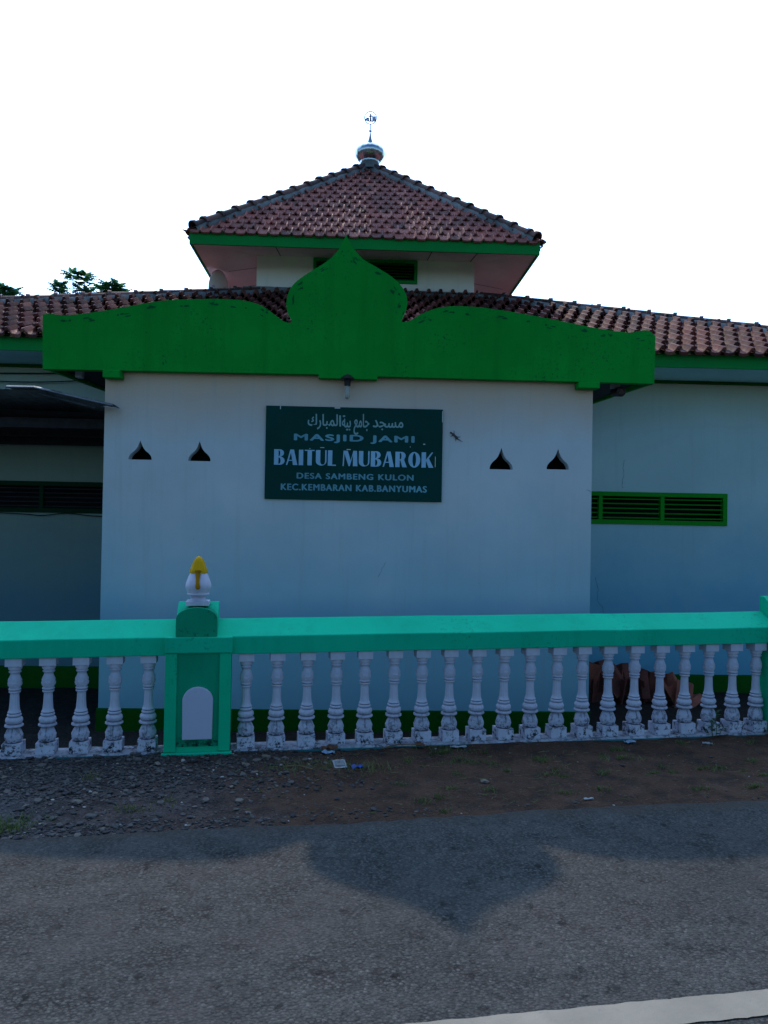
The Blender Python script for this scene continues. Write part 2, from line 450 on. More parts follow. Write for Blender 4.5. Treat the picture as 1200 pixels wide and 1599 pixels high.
# ------------------------------------------------------------------ the ground, road and painted line
FROOT_LOC = FW(0, 5.45, 0)
def fbm(x, y, s, o=4): return noise.fractal(Vector((x*s, y*s, 3.1)), 1.0, 2.0, o)
def frange(a, b, st):
    k = int(round((b-a)/st)); return [a+(b-a)*i/k for i in range(k+1)]
YARD = -.47
def ground_z(u, v):
    if v > 5.50: return YARD + (.03*fbm(u, v, 1.5) if v < 12 and abs(u) < 12 else 0)
    if v < 3.9: return -.06
    t = (v-4.0)/1.4
    t = max(0, min(1, t))
    z = -.028 + .03*t + .018*fbm(u, v, 1.6, 3) + .010*fbm(u, v, 7, 3)
    # shallow wheel rut
    z -= .018*math.exp(-((v-4.72-.05*math.sin(u*1.3))/.09)**2)*(1 if u > .3 else .3)
    if v > 5.36: z = min(z, .012)
    return z
us = [-400, -120, -40, -14, -6, -3.4] + frange(-3.0, 6.2, .035) + [6.6, 8, 14, 40, 120, 400]
vs_ = [-400, -100, -30, -8, 0, 2, 3.5] + frange(3.85, 5.50, .03) + [5.515] + frange(5.7, 9.9, .3) + [12, 16, 30, 60, 150, 600]
mb = MB(); nu = len(us)
pts = [(u, v, ground_z(u, v)) for v in vs_ for u in us]
mb.add(pts, [(j*nu+i, j*nu+i+1, (j+1)*nu+i+1, (j+1)*nu+i) for j in range(len(vs_)-1) for i in range(nu-1)])
g = mb.build('ground', M['dirt'], smooth=True, fix=False); g.rotation_euler = (0, 0, FROT); tag(g, kind='structure')

us = [-300, -80, -20, -8, -4.5] + frange(-4.0, 8, .025) + [9, 20, 80, 300]
mb = MB(); nu = len(us)
def edge(u):
    return 4.095 + .011*u + .020*fbm(u, 0, 3.5, 4) + .012*fbm(u, 9, 14, 3) + .03*fbm(u, 4, .8, 2)
rows = []
for k, v in enumerate([-3.0, 0, 1.5, 2.6, 3.3, 3.8]): rows.append([(u, v, 0) for u in us])
rows.append([(u, edge(u)-.03, .0) for u in us]); rows.append([(u, edge(u), -.008) for u in us]); rows.append([(u, edge(u)+.02, -.06) for u in us])
mb.add([p for r in rows for p in r], [(j*nu+i, j*nu+i+1, (j+1)*nu+i+1, (j+1)*nu+i) for j in range(len(rows)-1) for i in range(nu-1)])
rd = mb.build('road', M['asphalt'], fix=False, smooth=True); rd.rotation_euler = (0, 0, FROT); tag(rd, kind='structure')

mb = MB(); us = frange(-12, 14, .02); nu = len(us)
def le(u, k): return .005*fbm(u, k, 9, 4) + .003*fbm(u, k, 30, 2)
rows = [[(u, 2.286+le(u, 1), .004) for u in us], [(u, 2.412+le(u, 7), .004) for u in us]]
mb.add([p for r in rows for p in r], [(i, i+1, nu+i+1, nu+i) for i in range(nu-1)])
ln = mb.build('road_line', M['line'], fix=False); ln.rotation_euler = (0, 0, FROT); tag(ln, kind='structure')

# gravel, pebbles and stone chips on the verge
ico = bmesh.new(); bmesh.ops.create_icosphere(ico, subdivisions=1, radius=1)
ICO_V = [v.co.copy() for v in ico.verts]; ICO_F = [tuple(x.index for x in f.verts) for f in ico.faces]; ico.free()
def pebble(mb, x, y, z, r, tone, flat=None):
    rot = Matrix.Rotation(random.uniform(0, 6.28), 3, 'Z') @ Matrix.Rotation(random.uniform(-.35, .35), 3, 'X')
    sx, sy, sz = r*random.uniform(.8, 1.4), r*random.uniform(.65, 1.0), r*(flat or random.uniform(.35, .7))
    vs = [rot @ Vector((p.x*sx*random.uniform(.82, 1.15), p.y*sy*random.uniform(.82, 1.15), p.z*sz*random.uniform(.85, 1.1))) + Vector((x, y, z)) for p in ICO_V]
    mb.add(vs, ICO_F, 0, tone)
mb = MB()
cnt = 0
while cnt < 12500:
    u = random.uniform(-2.4, 5.0); v = random.uniform(4.04, 5.40)
    gl = 1/(1+math.exp((u-.05-.35*fbm(u, v, .9, 2))*3.6))     # the gravel lies thick on the left
    patch = fbm(u, v, 1.3, 3)
    d = .025 + gl*(.30+.70*min(1, max(0, (v-4.45+patch*.25)/.40)))
    d += .45*gl*math.exp(-((v-4.17)/.08)**2) + .22*math.exp(-((v-4.22)/.07)**2)*(1/(1+math.exp((u-1.3)*3)))
    if random.random() > d: continue
    r = min(.026, .0060*math.exp(random.gauss(.12, .5)))
    if 4.28 < v < 4.62 and u > -1.6 and random.random() < .62: continue
    if u > .8: r *= .7
    tn = random.betavariate(1.3, 2.3)*.95
    if random.random() < .010: tn = 1.0
    pebble(mb, u, v, ground_z(u, v)+r*random.uniform(.05, .45), r, tn)
    cnt += 1
for k in range(34):
    u = random.gauss(-.9, .75); v = random.uniform(4.3, 5.35); r = random.uniform(.02, .036)
    pebble(mb, u, v, ground_z(u, v)+r*.2, r, random.uniform(.5, .95), .45)
for k in range(420):                                          # chips strewn on the tarmac
    u = random.uniform(-2.5, 5.0); v = 4.08 - abs(random.gauss(0, .75))
    if v < 1.5: continue
    r = random.uniform(.0018, .0055); pebble(mb, u, v, r*.3, r, random.choice([.1, .3, .6, .8, .9]))
for k in range(120):                                          # rubble inside the yard
    u = random.uniform(-4, 6); v = random.uniform(5.8, 9.0)
    r = random.uniform(.01, .04); pebble(mb, u, v, YARD+r*.2, r, random.random()*.8)
gv = mb.build('gravel', M['stone'], fix=False, smooth=True, angle=35); gv.rotation_euler = (0, 0, FROT); tag(gv, 'dark grey gravel and pebbles strewn along the verge below the balustrade', 'gravel', kind='stuff')

# grass
mb = MB()
def blade(u, v, z, h, lean, a, wd, tone):
    dx, dy = math.cos(a), math.sin(a)
    px, py = -dy*wd, dx*wd
    vs = [(u+px, v+py, z), (u-px, v-py, z), (u+dx*lean*.4-px*.7, v+dy*lean*.4-py*.7, z+h*.6), (u+dx*lean*.4+px*.7, v+dy*lean*.4+py*.7, z+h*.6), (u+dx*lean, v+dy*lean, z+h)]
    mb.add(vs, [(0, 1, 2, 3), (3, 2, 4)], 0, tone)
def tuft(u0, v0, ru, rv, n, h, tone=None):
    for k in range(n):
        u, v = u0+random.gauss(0, ru), v0+random.gauss(0, rv)
        if v > 5.36 or v < 4.0: continue
        hh = h*random.uniform(.4, 1.2)
        blade(u, v, ground_z(u, v)-.003, hh, hh*random.uniform(.2, 1.3), random.uniform(0, 6.28), random.uniform(.0014, .0034), random.random() if tone is None else min(1, max(0, random.gauss(tone, .2))))
tuft(-1.24, 4.26, .09, .05, 420, .042, .5)
tuft(-.62, 4.42, .05, .03, 70, .035, .8)
tuft(-.95, 5.0, .03, .02, 30, .05, .9)
tuft(.42, 5.0, .12, .06, 170, .035, .85)
tuft(.75, 4.97, .10, .06, 120, .045, .8)
tuft(.25, 4.95, .06, .04, 60, .04, .5)
tuft(1.42, 5.02, .09, .035, 130, .022, .3)
tuft(1.62, 4.98, .06, .03, 80, .022, .4)
tuft(1.3, 5.33, .10, .03, 120, .03, .25)
tuft(-.45, 4.5, .05, .03, 50, .03, .8)
for k in range(42):
    u = random.uniform(.9, 4.6); v = random.uniform(4.2, 5.25)
    tuft(u, v, random.uniform(.015, .05), random.uniform(.01, .025), random.randint(25, 80), random.uniform(.018, .034), random.uniform(.2, .75))
for u, v in ((1.0, 4.36), (1.12, 4.40), (1.9, 4.40), (2.15, 4.44), (2.75, 4.36), (2.3, 4.72), (3.7, 4.38), (1.45, 4.50)):
    tuft(u, v, .03, .02, 45, .028, .35)
for k in range(420):                                          # dry straw lying about
    u = random.uniform(-.2, 4.8); v = random.uniform(4.2, 5.36); a = random.gauss(.1, .9); L = random.uniform(.015, .07)
    if random.random() < .25: u = random.gauss(.5, .3); v = random.gauss(4.98, .09)
    if v > 5.36 or v < 4.1: continue
    z = ground_z(u, v)+random.uniform(.004, .012); dx, dy = math.cos(a)*L/2, math.sin(a)*L/2; w_ = random.uniform(.0008, .0018)
    mb.add([(u-dx, v-dy-w_, z), (u+dx, v+dy-w_, z+random.uniform(-.004, .01)), (u+dx, v+dy+w_, z+.003), (u-dx, v-dy+w_, z)], [(0, 1, 2, 3)], 0, random.uniform(.7, 1))
gr = mb.build('grass', M['grass'], fix=False); gr.rotation_euler = (0, 0, FROT); tag(gr, 'short sparse grass tufts growing through the bare earth of the verge', 'grass', kind='stuff')

# ------------------------------------------------------------------ balustrade along the road
FEN = thing('balustrade_fence', 'turquoise and white concrete balustrade along the road in front of the mosque', 'balustrade', FROOT_LOC, FROT)
# frame: x along fence, y away from the road (0 = baluster axis), z up
def zr(u): return .0093*(u+.35)                        # the rail climbs slightly towards the right
def rail(u0, u1, lift=0):
    mb = MB()
    sec = [(-.075, .668), (-.075, .790), (.10, .888), (.145, .888), (.145, .668)]
    k = max(2, int((u1-u0)/.25)); vs = []
    for i in range(k+1):
        u = u0+(u1-u0)*i/k
        wob = .0035*fbm(u, 2, 1.3, 3)
        for j, (y, z) in enumerate(sec): vs.append((u, y, z+zr(u)+wob+.002*fbm(u, j*3.3, 4, 2)))
    n = len(sec); fs = [(i*n+j, (i+1)*n+j, (i+1)*n+(j+1) % n, i*n+(j+1) % n) for i in range(k) for j in range(n)]
    fs += [tuple(range(n)), tuple(k*n+j for j in range(n-1, -1, -1))]
    mb.add(vs, fs); return mb.build('rail', M['rail'], FEN, bevel=.006)
rail(-4.4, -.478); rail(-.228, 4.03); rail(4.33, 6.0)
def curb(u0, u1):
    mb = MB(); vs = []; k = int((u1-u0)/.06)
    sec = [(-.085, -.20), (-.085, .008), (-.078, .018), (.09, .020), (.09, -.6)]
    for i in range(k+1):
        u = u0+(u1-u0)*i/k
        for j, (y, z) in enumerate(sec):
            vs.append((u, y+(.004*fbm(u, j, 9, 3) if j < 3 else 0), z+(.003*fbm(u, j+5, 9, 3) if z > 0 else 0)))
    n = len(sec)
    for i in range(k):
        for j in range(n):
            mb.add([], [])
            mb.f.append((i*n+j, (i+1)*n+j, (i+1)*n+(j+1) % n, i*n+(j+1) % n)); mb.mi.append(1 if j == 0 else 0); mb.tone.append(.5)
    mb.v = vs
    return mb.build('curb', [M['curb'], M['curb_side']], FEN)
curb(-4.4, -.555); curb(-.12, 3.96); curb(4.38, 6.0)

def petal(a, z, r):
    d = 0.
    f = ((a+math.pi/4) % (math.pi/2)) - math.pi/4          # four ornamented faces
    x = abs(f)*r
    if .042 < z < .155:                                     # lower bulb: curls and a leaf
        zz = z-.075
        q = math.hypot(x-.016, zz)
        d += .0045*math.exp(-((q-.011)/.004)**2) - .003*math.exp(-(q/.005)**2)
        zl = z-.102
        d += .004*math.exp(-((zl-(.012-x*.9))/.005)**2)*(1 if x < .03 else 0)
        d -= .0045*math.exp(-(x/.0025)**2)*(1 if z > .1 else 0)
        d *= 1.5
    elif .185 < z < .225: d += .0016*math.cos(a*14)
    elif .27 < z < .375: d += -.0022*abs(math.cos(a*6))**3
    elif .41 < z < .50:
        zz = z-.435
        q = math.hypot(x-.012, zz)
        d += .0035*math.exp(-((q-.009)/.0035)**2)
        d += .003*math.exp(-((z-.462-(.008-x*.7))/.005)**2)*(1 if x < .026 else 0)
        d *= 1.5
    elif .160 < z < .175: d += .002*abs(math.cos(a*8))
    return d
def baluster_mesh():
    prof = [(.036, .058), (.044, .066), (.048, .078), (.052, .092), (.0535, .106), (.051, .122), (.044, .138), (.037, .148), (.036, .156),
            (.054, .160), (.058, .166), (.056, .174), (.042, .180), (.049, .188), (.0545, .200), (.051, .214), (.043, .222), (.037, .226), (.042, .230), (.045, .236), (.043, .242),
            (.034, .246), (.041, .252), (.039, .258), (.0345, .264), (.032, .285), (.0295, .32), (.0285, .355), (.0275, .376), (.035, .380), (.038, .386), (.035, .392), (.030, .394),
            (.038, .398), (.040, .404), (.034, .411), (.037, .420), (.0405, .437), (.041, .455), (.037, .475), (.029, .497), (.029, .506), (.037, .510), (.040, .516), (.034, .523), (.035, .526), (.042, .534), (.044, .545), (.044, .556)]
    # refine
    pr = []
    for (r0, z0), (r1, z1) in zip(prof, prof[1:]):
        n = max(1, int((z1-z0)/.005))
        for k in range(n): pr.append((r0+(r1-r0)*k/n, z0+(z1-z0)*k/n))
    pr.append(prof[-1])
    mb = MB()
    mb.lathe(pr, 56, 0, petal)
    mb.box(-.060, .060, -.060, .060, -.02, .060)
    mb.box(-.052, .052, -.052, .052, .555, .615)
    return mb
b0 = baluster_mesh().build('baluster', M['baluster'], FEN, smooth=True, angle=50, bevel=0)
US = [-1.737, -1.532, -1.323, -1.112, -.897, -.676, -.018, .190, .401, .610, .816, 1.024, 1.233, 1.438, 1.641, 1.849, 2.056, 2.260, 2.464, 2.672, 2.881, 3.094, 3.299, 3.504, 3.705, 3.905]
lean = random.Random(3)
for i, u in enumerate([-2.36, -2.15, -1.94] + US[:]):
    if u == -.676: continue
    o = b0 if i == 0 else b0.copy()
    if i: COL.objects.link(o); o.parent = FEN
    o.location = (u, 0, .035)
    o.scale = (1, 1, (.640+zr(u))/.615)
    o.rotation_euler = (lean.uniform(-.006, .006), lean.uniform(-.008, .008), lean.uniform(-.05, .05))
o = b0.copy(); COL.objects.link(o); o.parent = FEN; o.location = (-.676, 0, .035); o.scale = (1, 1, .640/.615)

def make_pillar(u0):
    zo = zr(u0)
    P = MB().box(u0-.216, u0+.216, -.115, .15, -.25, .690+zo).build('pillar', M['pillar'], FEN, bevel=.006)
    # raised side strips leave a recessed centre
    for s in (-1, 1):
        a, b = sorted((u0+s*.217, u0+s*.140))
        MB().box(a, b, -.130, -.113, .03, .688+zo).build('side_strip', M['pillar'], P, bevel=.004)
    MB().box(u0-.137, u0+.137, -.1175, -.1155, .06, .686+zo).build('centre_panel', M['moss_panel'], P)
    MB().box(u0-.222, u0+.222, -.137, .16, .691+zo, .798+zo).build('collar', M['rail'], P, bevel=.006)
    mb = MB().box(u0-.232, u0+.232, -.150, -.114, -.1, .026); mb.build('foot_strip', M['rail'], P, bevel=.006)
    # cap: a sloping block with a barrel front
    mb = MB()
    w_ = .139; u0 -= .018
    vs = []
    y0, y1 = -.105, .14
    prof = [(y0+.02, .799+zo), (y0+.02, .90+zo), (.09, 1.012+zo), (y1, 1.012+zo), (y1, .799+zo)]
    vs = [(u0-w_, y, z) for y, z in prof] + [(u0+w_, y, z) for y, z in prof]
    mb.add(vs, [(0, 1, 2, 3, 4), (9, 8, 7, 6, 5)] + [(i, (i+1) % 5, (i+1) % 5+5, i+5) for i in range(5)])
    cap = mb.build('cap', M['rail'], P, bevel=.004)
    mb = MB(); arc = [(u0-.136, .799+zo), (u0+.136, .799+zo)]
    for k in range(19):
        t = math.pi*k/18; arc.append((u0+.136*math.cos(t), .918+zo+.076*math.sin(t)))
    mb.prism(arc, -.118, .06); mb.build('arched_front', M['panel'], P, smooth=True, angle=40)
    u0 += .018
    arc = [(u0-.098, .110), (u0+.098, .110)]
    for k in range(21):
        t = math.pi*k/20; arc.append((u0+.101*math.cos(t), .370+.094*math.sin(t)))
    mb = MB().prism(arc, -.134, -.112)
    mb.build('arched_plaque', M['plaque'], P, bevel=.006)
    # finial: white bud on a square foot with a golden tip
    fz = 1.0+zo; u0 -= .020
    mb = MB()
    mb.box(u0-.078, u0+.078, -.065, .091, fz+.002, fz+.028)
    prof = [(.058, .028), (.052, .04), (.048, .054), (.053, .064), (.072, .070), (.077, .076), (.074, .083), (.072, .088), (.080, .102), (.0865, .122), (.086, .142), (.080, .165), (.070, .19), (.060, .215), (.054, .235), (.051, .25)]
    lob = lambda a, z, r: (.0025*abs(math.cos(a*4)) - .002) if .09 < z else 0
    mb.lathe([(r, z+fz) for r, z in prof], 40, 0, lambda a, z, r: lob(a, z-fz, r), u0, .013)
    fin = mb.build('finial', M['baluster'], P, smooth=True, angle=50)
    return P
def mossy():
    n = NT('mossy_panel_paint'); x, y, z = n.sep()
    c = n.ramp(n.noise(3, 4), [(.3, (.001, .25, .125)), (.7, (.001, .32, .165))])
    f = n.math('MULTIPLY', n.ramp(n.noise(45, 5, .75), [(.44, 0.), (.56, 1.)]), n.ramp(z, [(.08, 1.), (.135, 0.)]))
    c = n.mix(f, c, (.008, .03, .022))
    st = n.ramp(n.noise(8, 4, .6, stretch=(2.5, 2.5, .2)), [(.5, 0.), (.8, .4)])
    return n.done(n.mix(st, c, (.002, .16, .09)), .7, n.bump(n.noise(60, 4), .25, .004), spec=.1)
M['moss_panel'] = mossy()
p1 = make_pillar(-.340); make_pillar(4.19)
def gold(u0, P):
    fz = 1.0+zr(u0); mb = MB(); u0 -= .020
    prof = [(.060, .222), (.0605, .230), (.054, .25), (.046, .27), (.038, .295), (.029, .315), (.018, .330), (.004, .338)]
    mb.lathe([(r, z+fz) for r, z in prof], 32, 0, lambda a, z, r: .002*math.cos(a*8) if z-fz < .3 else 0, u0, .013)
    mb.build('finial_tip', M['gold'], P, smooth=True, angle=60)
    mb = MB()                                                # ochre petal running down the front
    pts = [(u0, .013-.056, fz+.235), (u0, .013-.066, fz+.215), (u0, .013-.076, fz+.185), (u0, .013-.085, fz+.155), (u0+.002, .013-.090, fz+.128), (u0+.002, .013-.088, fz+.115)]
    mb.tube(pts, [.024, .018, .013, .013, .017, .008], 12)
    mb.build('finial_petal', M['ochre'], P, smooth=True, angle=70)
gold(-.340, p1)
gold(4.19, [o for o in FEN.children if o.name.startswith('pillar')][1])

# ------------------------------------------------------------------ the mosque
ORG = (0, 7.6, -.47)
MOS = thing('mosque', 'white village mosque with green ogee gable and red tiled pyramid roof', 'mosque', MW(*ORG), MROT)
OFF = (-ORG[0], -ORG[1], -ORG[2])
def part(mb, name, mat, parent=None, **kw):
    o = mb.build(name, mat, parent or MOS, **kw)
    if parent is None: o.location = OFF
    return o

# front room: wall with four ogee air holes
HOLES = [(-2.092, 2.162, .112, .190), (-1.517, 2.160, .108, .196), (1.466, 2.138, .115, .216), (2.037, 2.149, .113, .208)]
def ogee(cx, z0, hw, h):
    half = [(1.0, 0.0), (1.0, .08), (.93, .2), (.74, .34), (.47, .47), (.27, .62), (.13, .8), (0, 1.0)]
    half = catmull(half, 4)
    return [(cx+hw*x, z0+h*y) for x, y in half] + [(cx-hw*x, z0+h*y) for x, y in reversed(half[:-1])]
vs, fs = curve_mesh([[(-2.443, -.262), (2.380, -.262), (2.380, 3.055), (-2.443, 3.055)]] + [ogee(*h) for h in HOLES], .06)
mb = MB(); mb.add([(x, y+7.66, z) for x, y, z in vs], fs)
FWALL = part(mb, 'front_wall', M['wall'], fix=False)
for cx, z0, hw, h in HOLES:
    mb = MB()
    x0, x1, y0, y1, a, b = cx-hw-.05, cx+hw+.05, 7.722, 7.95, z0-.04, z0+h+.05
    vs = [(x, y, z) for z in (a, b) for y in (y0, y1) for x in (x0, x1)]
    mb.add(vs, [(0, 1, 3, 2), (4, 6, 7, 5), (2, 3, 7, 6), (0, 2, 6, 4), (1, 5, 7, 3)])
    mb.build('air_hole_darkness_liner', M['dark'], FWALL, fix=False)  # near-black liner paints in the darkness of the unlit room
mb = MB()
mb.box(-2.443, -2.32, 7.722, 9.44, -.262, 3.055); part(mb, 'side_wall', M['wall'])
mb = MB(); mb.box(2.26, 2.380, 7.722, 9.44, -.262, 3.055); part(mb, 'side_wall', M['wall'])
mb = MB(); mb.box(-2.46, 2.397, 7.585, 7.75, -.60, -.264); mb.box(-2.46, -2.30, 7.752, 9.43, -.60, -.264); mb.box(2.25, 2.397, 7.752, 9.43, -.60, -.264)
part(mb, 'skirting', M['skirt'], bevel=.006)

# green ogee gable
topL = catmull([(-3.011, 3.529), (-2.95, 3.536), (-2.884, 3.532), (-2.751, 3.530), (-2.388, 3.590), (-1.902, 3.691), (-1.534, 3.720), (-1.288, 3.727), (-1.072, 3.715), (-.917, 3.669), (-.791, 3.585), (-.716, 3.531), (-.660, 3.514)], 4)
bulbL = catmull([(-.645, 3.513), (-.630, 3.546), (-.674, 3.620), (-.684, 3.726), (-.654, 3.839), (-.581, 3.929), (-.458, 4.020), (-.335, 4.099), (-.243, 4.178), (-.182, 4.255), (-.143, 4.330), (-.116, 4.392)], 4)
bulbR = catmull([(-.116, 4.392), (-.081, 4.322), (-.019, 4.235), (.057, 4.156), (.196, 4.078), (.335, 3.994), (.438, 3.897), (.490, 3.791), (.487, 3.697), (.455, 3.614), (.431, 3.557)], 4)
topR = catmull([(.452, 3.552), (.519, 3.566), (.612, 3.625), (.768, 3.693), (.957, 3.723), (1.209, 3.718), (1.527, 3.683), (1.846, 3.635), (2.165, 3.580), (2.422, 3.537), (2.679, 3.512), (2.800, 3.530), (2.850, 3.538), (2.904, 3.531), (2.962, 3.482)], 4)
outline = [(-3.0, 3.005)] + topL + bulbL + bulbR[1:] + topR + [(2.956, 3.010), (.215, 3.014), (.211, 2.983), (-.358, 2.985), (-.360, 3.020)]
vs, fs = curve_mesh([outline], .045)
mb = MB(); mb.add([(x, y+7.525, z) for x, y, z in vs], fs)
GAB = part(mb, 'ogee_gable', M['green'], fix=False)
mb = MB(); rg = random.Random(4)
for (pts_, nrm_) in ((topL, 1), (topR, 1), (bulbL, 0), (bulbR, 0)):
    acc = 0
    for (x0_, z0_), (x1_, z1_) in zip(pts_, pts_[1:]):
        acc += math.hypot(x1_-x0_, z1_-z0_)
        if acc < .24: continue
        acc = 0
        dx_, dz_ = x1_-x0_, z1_-z0_; q_ = math.hypot(dx_, dz_); dx_, dz_ = dx_/q_, dz_/q_
        cx_, cz_ = x0_+dz_*rg.uniform(.045, .075), z0_-dx_*rg.uniform(.045, .075)
        for k_ in range(rg.randint(2, 5)):
            ox, oz = cx_+dx_*rg.uniform(-.06, .06)+rg.uniform(-.01, .01), cz_+dz_*rg.uniform(-.06, .06)+rg.uniform(-.012, .012)
            ra_, rb_ = rg.uniform(.010, .034), rg.uniform(.004, .011); vs_ = []
            for j_ in range(9):
                a_ = 2*math.pi*j_/9; e1, e2 = ra_*math.cos(a_)*rg.uniform(.7, 1.2), rb_*math.sin(a_)*rg.uniform(.7, 1.2)
                vs_.append((ox+dx_*e1-dz_*e2, 7.4786-.0002*k_, oz+dz_*e1+dx_*e2))
            mb.add(vs_, [tuple(range(9))])
mb.build('mould_stains', painted('green_black_mould', (.002, .115, .035), .3, .9), GAB)
mb = MB(); mb.box(-2.42, -2.255, 7.44, 7.582, 2.932, 3.003); part(mb, 'beam_end', M['green'], bevel=.005)
mb = MB(); mb.box(2.19, 2.40, 7.44, 7.582, 2.945, 3.003); part(mb, 'beam_end', M['green'], bevel=.005)
# canopy slab behind the gable, rising a little towards the hall, with green edge boards
def slab(u0, u1, zlo, zhi, va, vb, rise, mat, name):
    mb = MB()
    vs = [(u0, va, zlo), (u1, va, zlo), (u1, vb, zlo+rise), (u0, vb, zlo+rise), (u0, va, zhi), (u1, va, zhi), (u1, vb, zhi+rise), (u0, vb, zhi+rise)]
    mb.add(vs, [(3, 2, 1, 0), (4, 5, 6, 7), (0, 1, 5, 4), (1, 2, 6, 5), (2, 3, 7, 6), (3, 0, 4, 7)])
    return part(mb, name, mat)
slab(-2.955, 2.915, 3.062, 3.16, 7.575, 9.42, .06, M['dark_wood'], 'canopy_slab')
slab(-3.000, -2.957, 3.012, 3.30, 7.575, 9.42, .09, M['green'], 'edge_board')
slab(2.917, 2.956, 3.014, 3.30, 7.575, 9.42, .09, M['green'], 'edge_board')

# main hall
def holed_wall(name, u0, u1, z0, z1, holes, v, mat, th=.06):
    vs, fs = curve_mesh([[(u0, z0), (u1, z0), (u1, z1), (u0, z1)]] + [[(a, c), (b, c), (b, d), (a, d)] for a, b, c, d in holes], th)
    mb = MB(); mb.add([(x, y+v+th, z) for x, y, z in vs], fs)
    return part(mb, name, mat, fix=False)
VR = (2.40, 4.676, 1.617, 2.020); VL = (-6.5, -2.60, 1.635, 2.012)
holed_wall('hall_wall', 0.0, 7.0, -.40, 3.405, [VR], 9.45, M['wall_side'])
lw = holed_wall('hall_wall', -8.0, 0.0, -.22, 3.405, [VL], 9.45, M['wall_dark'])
lw['label'] = 'olive shaded hall wall under the metal awning'
mb = MB(); mb.box(-8.0, -2.2, 9.442, 9.452, 2.62, 3.404); part(mb, 'upper_wall_band', M['wall_side'])  # same wall above the awning, without the painted-in shade
mb = MB(); mb.box(2.3, 7.0, 9.43, 9.5, -.62, -.242); part(mb, 'hall_skirting', M['skirt'], bevel=.005); mb = MB(); mb.box(-8.0, -2.3, 9.43, 9.5, -.62, -.215); part(mb, 'hall_skirting', M['skirt'], bevel=.005)
mb = MB(); mb.box(-8.0, -7.88, 9.572, 15.6, -.5, 3.4); mb.box(6.88, 7.0, 9.572, 15.6, -.5, 3.4); mb.box(-8.0, 7.0, 15.602, 15.7, -.5, 3.4); part(mb, 'hall_side_wall', M['wall_side'])
def louvre_window(u0, u1, z0, z1, v, fr, mulls, nsl, matf, mats):
    W = MB()
    W.box(u0, u1, v-.02, v+.06, z1-fr, z1); W.box(u0, u1, v-.02, v+.06, z0, z0+fr)
    for m_ in mulls: W.box(m_-fr*.45, m_+fr*.45, v-.017, v+.058, z0+fr, z1-fr)
    W.box(u0, u0+fr, v-.018, v+.059, z0+fr, z1-fr); W.box(u1-fr, u1, v-.018, v+.059, z0+fr, z1-fr)
    o = part(W, 'louvre_window', matf, bevel=.003)
    S = MB(); xs = sorted([u0+fr] + list(mulls) + [u1-fr])
    for a, b in zip(xs, xs[1:]):
        for k in range(nsl):
            zc = z0+fr+(z1-z0-2*fr)*(k+.5)/nsl; hh = .016; 
            aa, bb = a+(fr*.45+.001 if a in mulls else .001), b-(fr*.45+.001 if b in mulls else .001)
            vs = [(aa, v+.0, zc-.010), (bb, v+.0, zc-.010), (bb, v+.05, zc-.004), (aa, v+.05, zc-.004), (aa, v+.0, zc+.001), (bb, v+.0, zc+.001), (bb, v+.05, zc+.007), (aa, v+.05, zc+.007)]
            S.add(vs, [(0, 3, 2, 1), (4, 5, 6, 7), (0, 1, 5, 4), (1, 2, 6, 5), (2, 3, 7, 6), (3, 0, 4, 7)])
    S.build('louvre_slats', mats, o)
    B = MB(); x0, x1, y0, y1, a, b = u0-.05, u1+.05, v+.122, v+.35, z0-.05, z1+.05
    vs = [(x, y, z) for z in (a, b) for y in (y0, y1) for x in (x0, x1)]
    B.add(vs, [(0, 1, 3, 2), (4, 6, 7, 5), (2, 3, 7, 6), (0, 2, 6, 4), (1, 5, 7, 3)])
    B.build('interior_darkness_box', M['dark'], o, fix=False)  # black box colours in the unlit interior behind the slats
    return o
louvre_window(VR[0]-.03, VR[1]+.0, VR[2], VR[3], 9.445, .055, [3.072, 3.852], 5, M['green_vent'], M['green_vent'])
lv = louvre_window(VL[0]-.03, VL[1]+.03, VL[2], VL[3], 9.445, .055, [-5.35, -4.56, -3.765, -2.98], 5, painted('shade_painted_green_frame', (.004, .03, .012), .2), M['dark_wood'])  # frame and slat colours darkened for the shade under the awning
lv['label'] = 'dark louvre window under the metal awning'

def crack(name, pts, par, r=.0018):
    mb = MB(); P = catmull(pts, 4); rg = random.Random(len(name)+len(pts))
    mb.tube([(u+rg.uniform(-.006, .006), v, z) for u, v, z in P], [r*rg.uniform(.4, 1.3) for _ in P], 5)
    o = mb.build(name, M['crack'], MOS); o.location = OFF
crack('wall_crack', [(3.371, 9.449, 2.42), (3.355, 9.449, 2.34), (3.36, 9.449, 2.24), (3.346, 9.449, 2.13), (3.352, 9.449, 2.07)], None)
crack('wall_crack', [(3.02, 9.449, .95), (3.06, 9.449, .80), (3.05, 9.449, .66), (3.12, 9.449, .58), (3.13, 9.449, .48)], None)
crack('wall_scratch', [(.33, 7.599, 1.20), (.312, 7.599, 1.16), (.255, 7.599, 1.05)], None, .0014)
crack('wall_scratch', [(2.33, 7.599, 1.95), (2.355, 7.599, 1.945), (2.37, 7.599, 1.93)], None, .0018)
# eaves of the lower roof
EZ = 3.425
def eave(u0, u1, name='fascia_board'):
    mb = MB(); mb.box(u0, u1, 8.650, 8.675, EZ, EZ+.175); return part(mb, name, M['green_trim'], bevel=.003)
RIDGE_R = ((1.72, 11.03), (8.9, 8.65)); RIDGE_L = ((-1.50, 11.0), (-11.2, 8.65))
eave(-8.75, 7.5)
mb = MB(); mb.box(-8.75, 7.5, 8.677, 9.448, EZ, EZ+.012)
for u in (-5.2, -4.0, -2.9, 3.15, 4.05, 5.3): pass
part(mb, 'soffit', M['soffit'])
mb = MB(); mb.box(-8.0, 7.0, 9.425, 9.441, 3.385, EZ-.003); part(mb, 'wall_trim', M['skirt'])

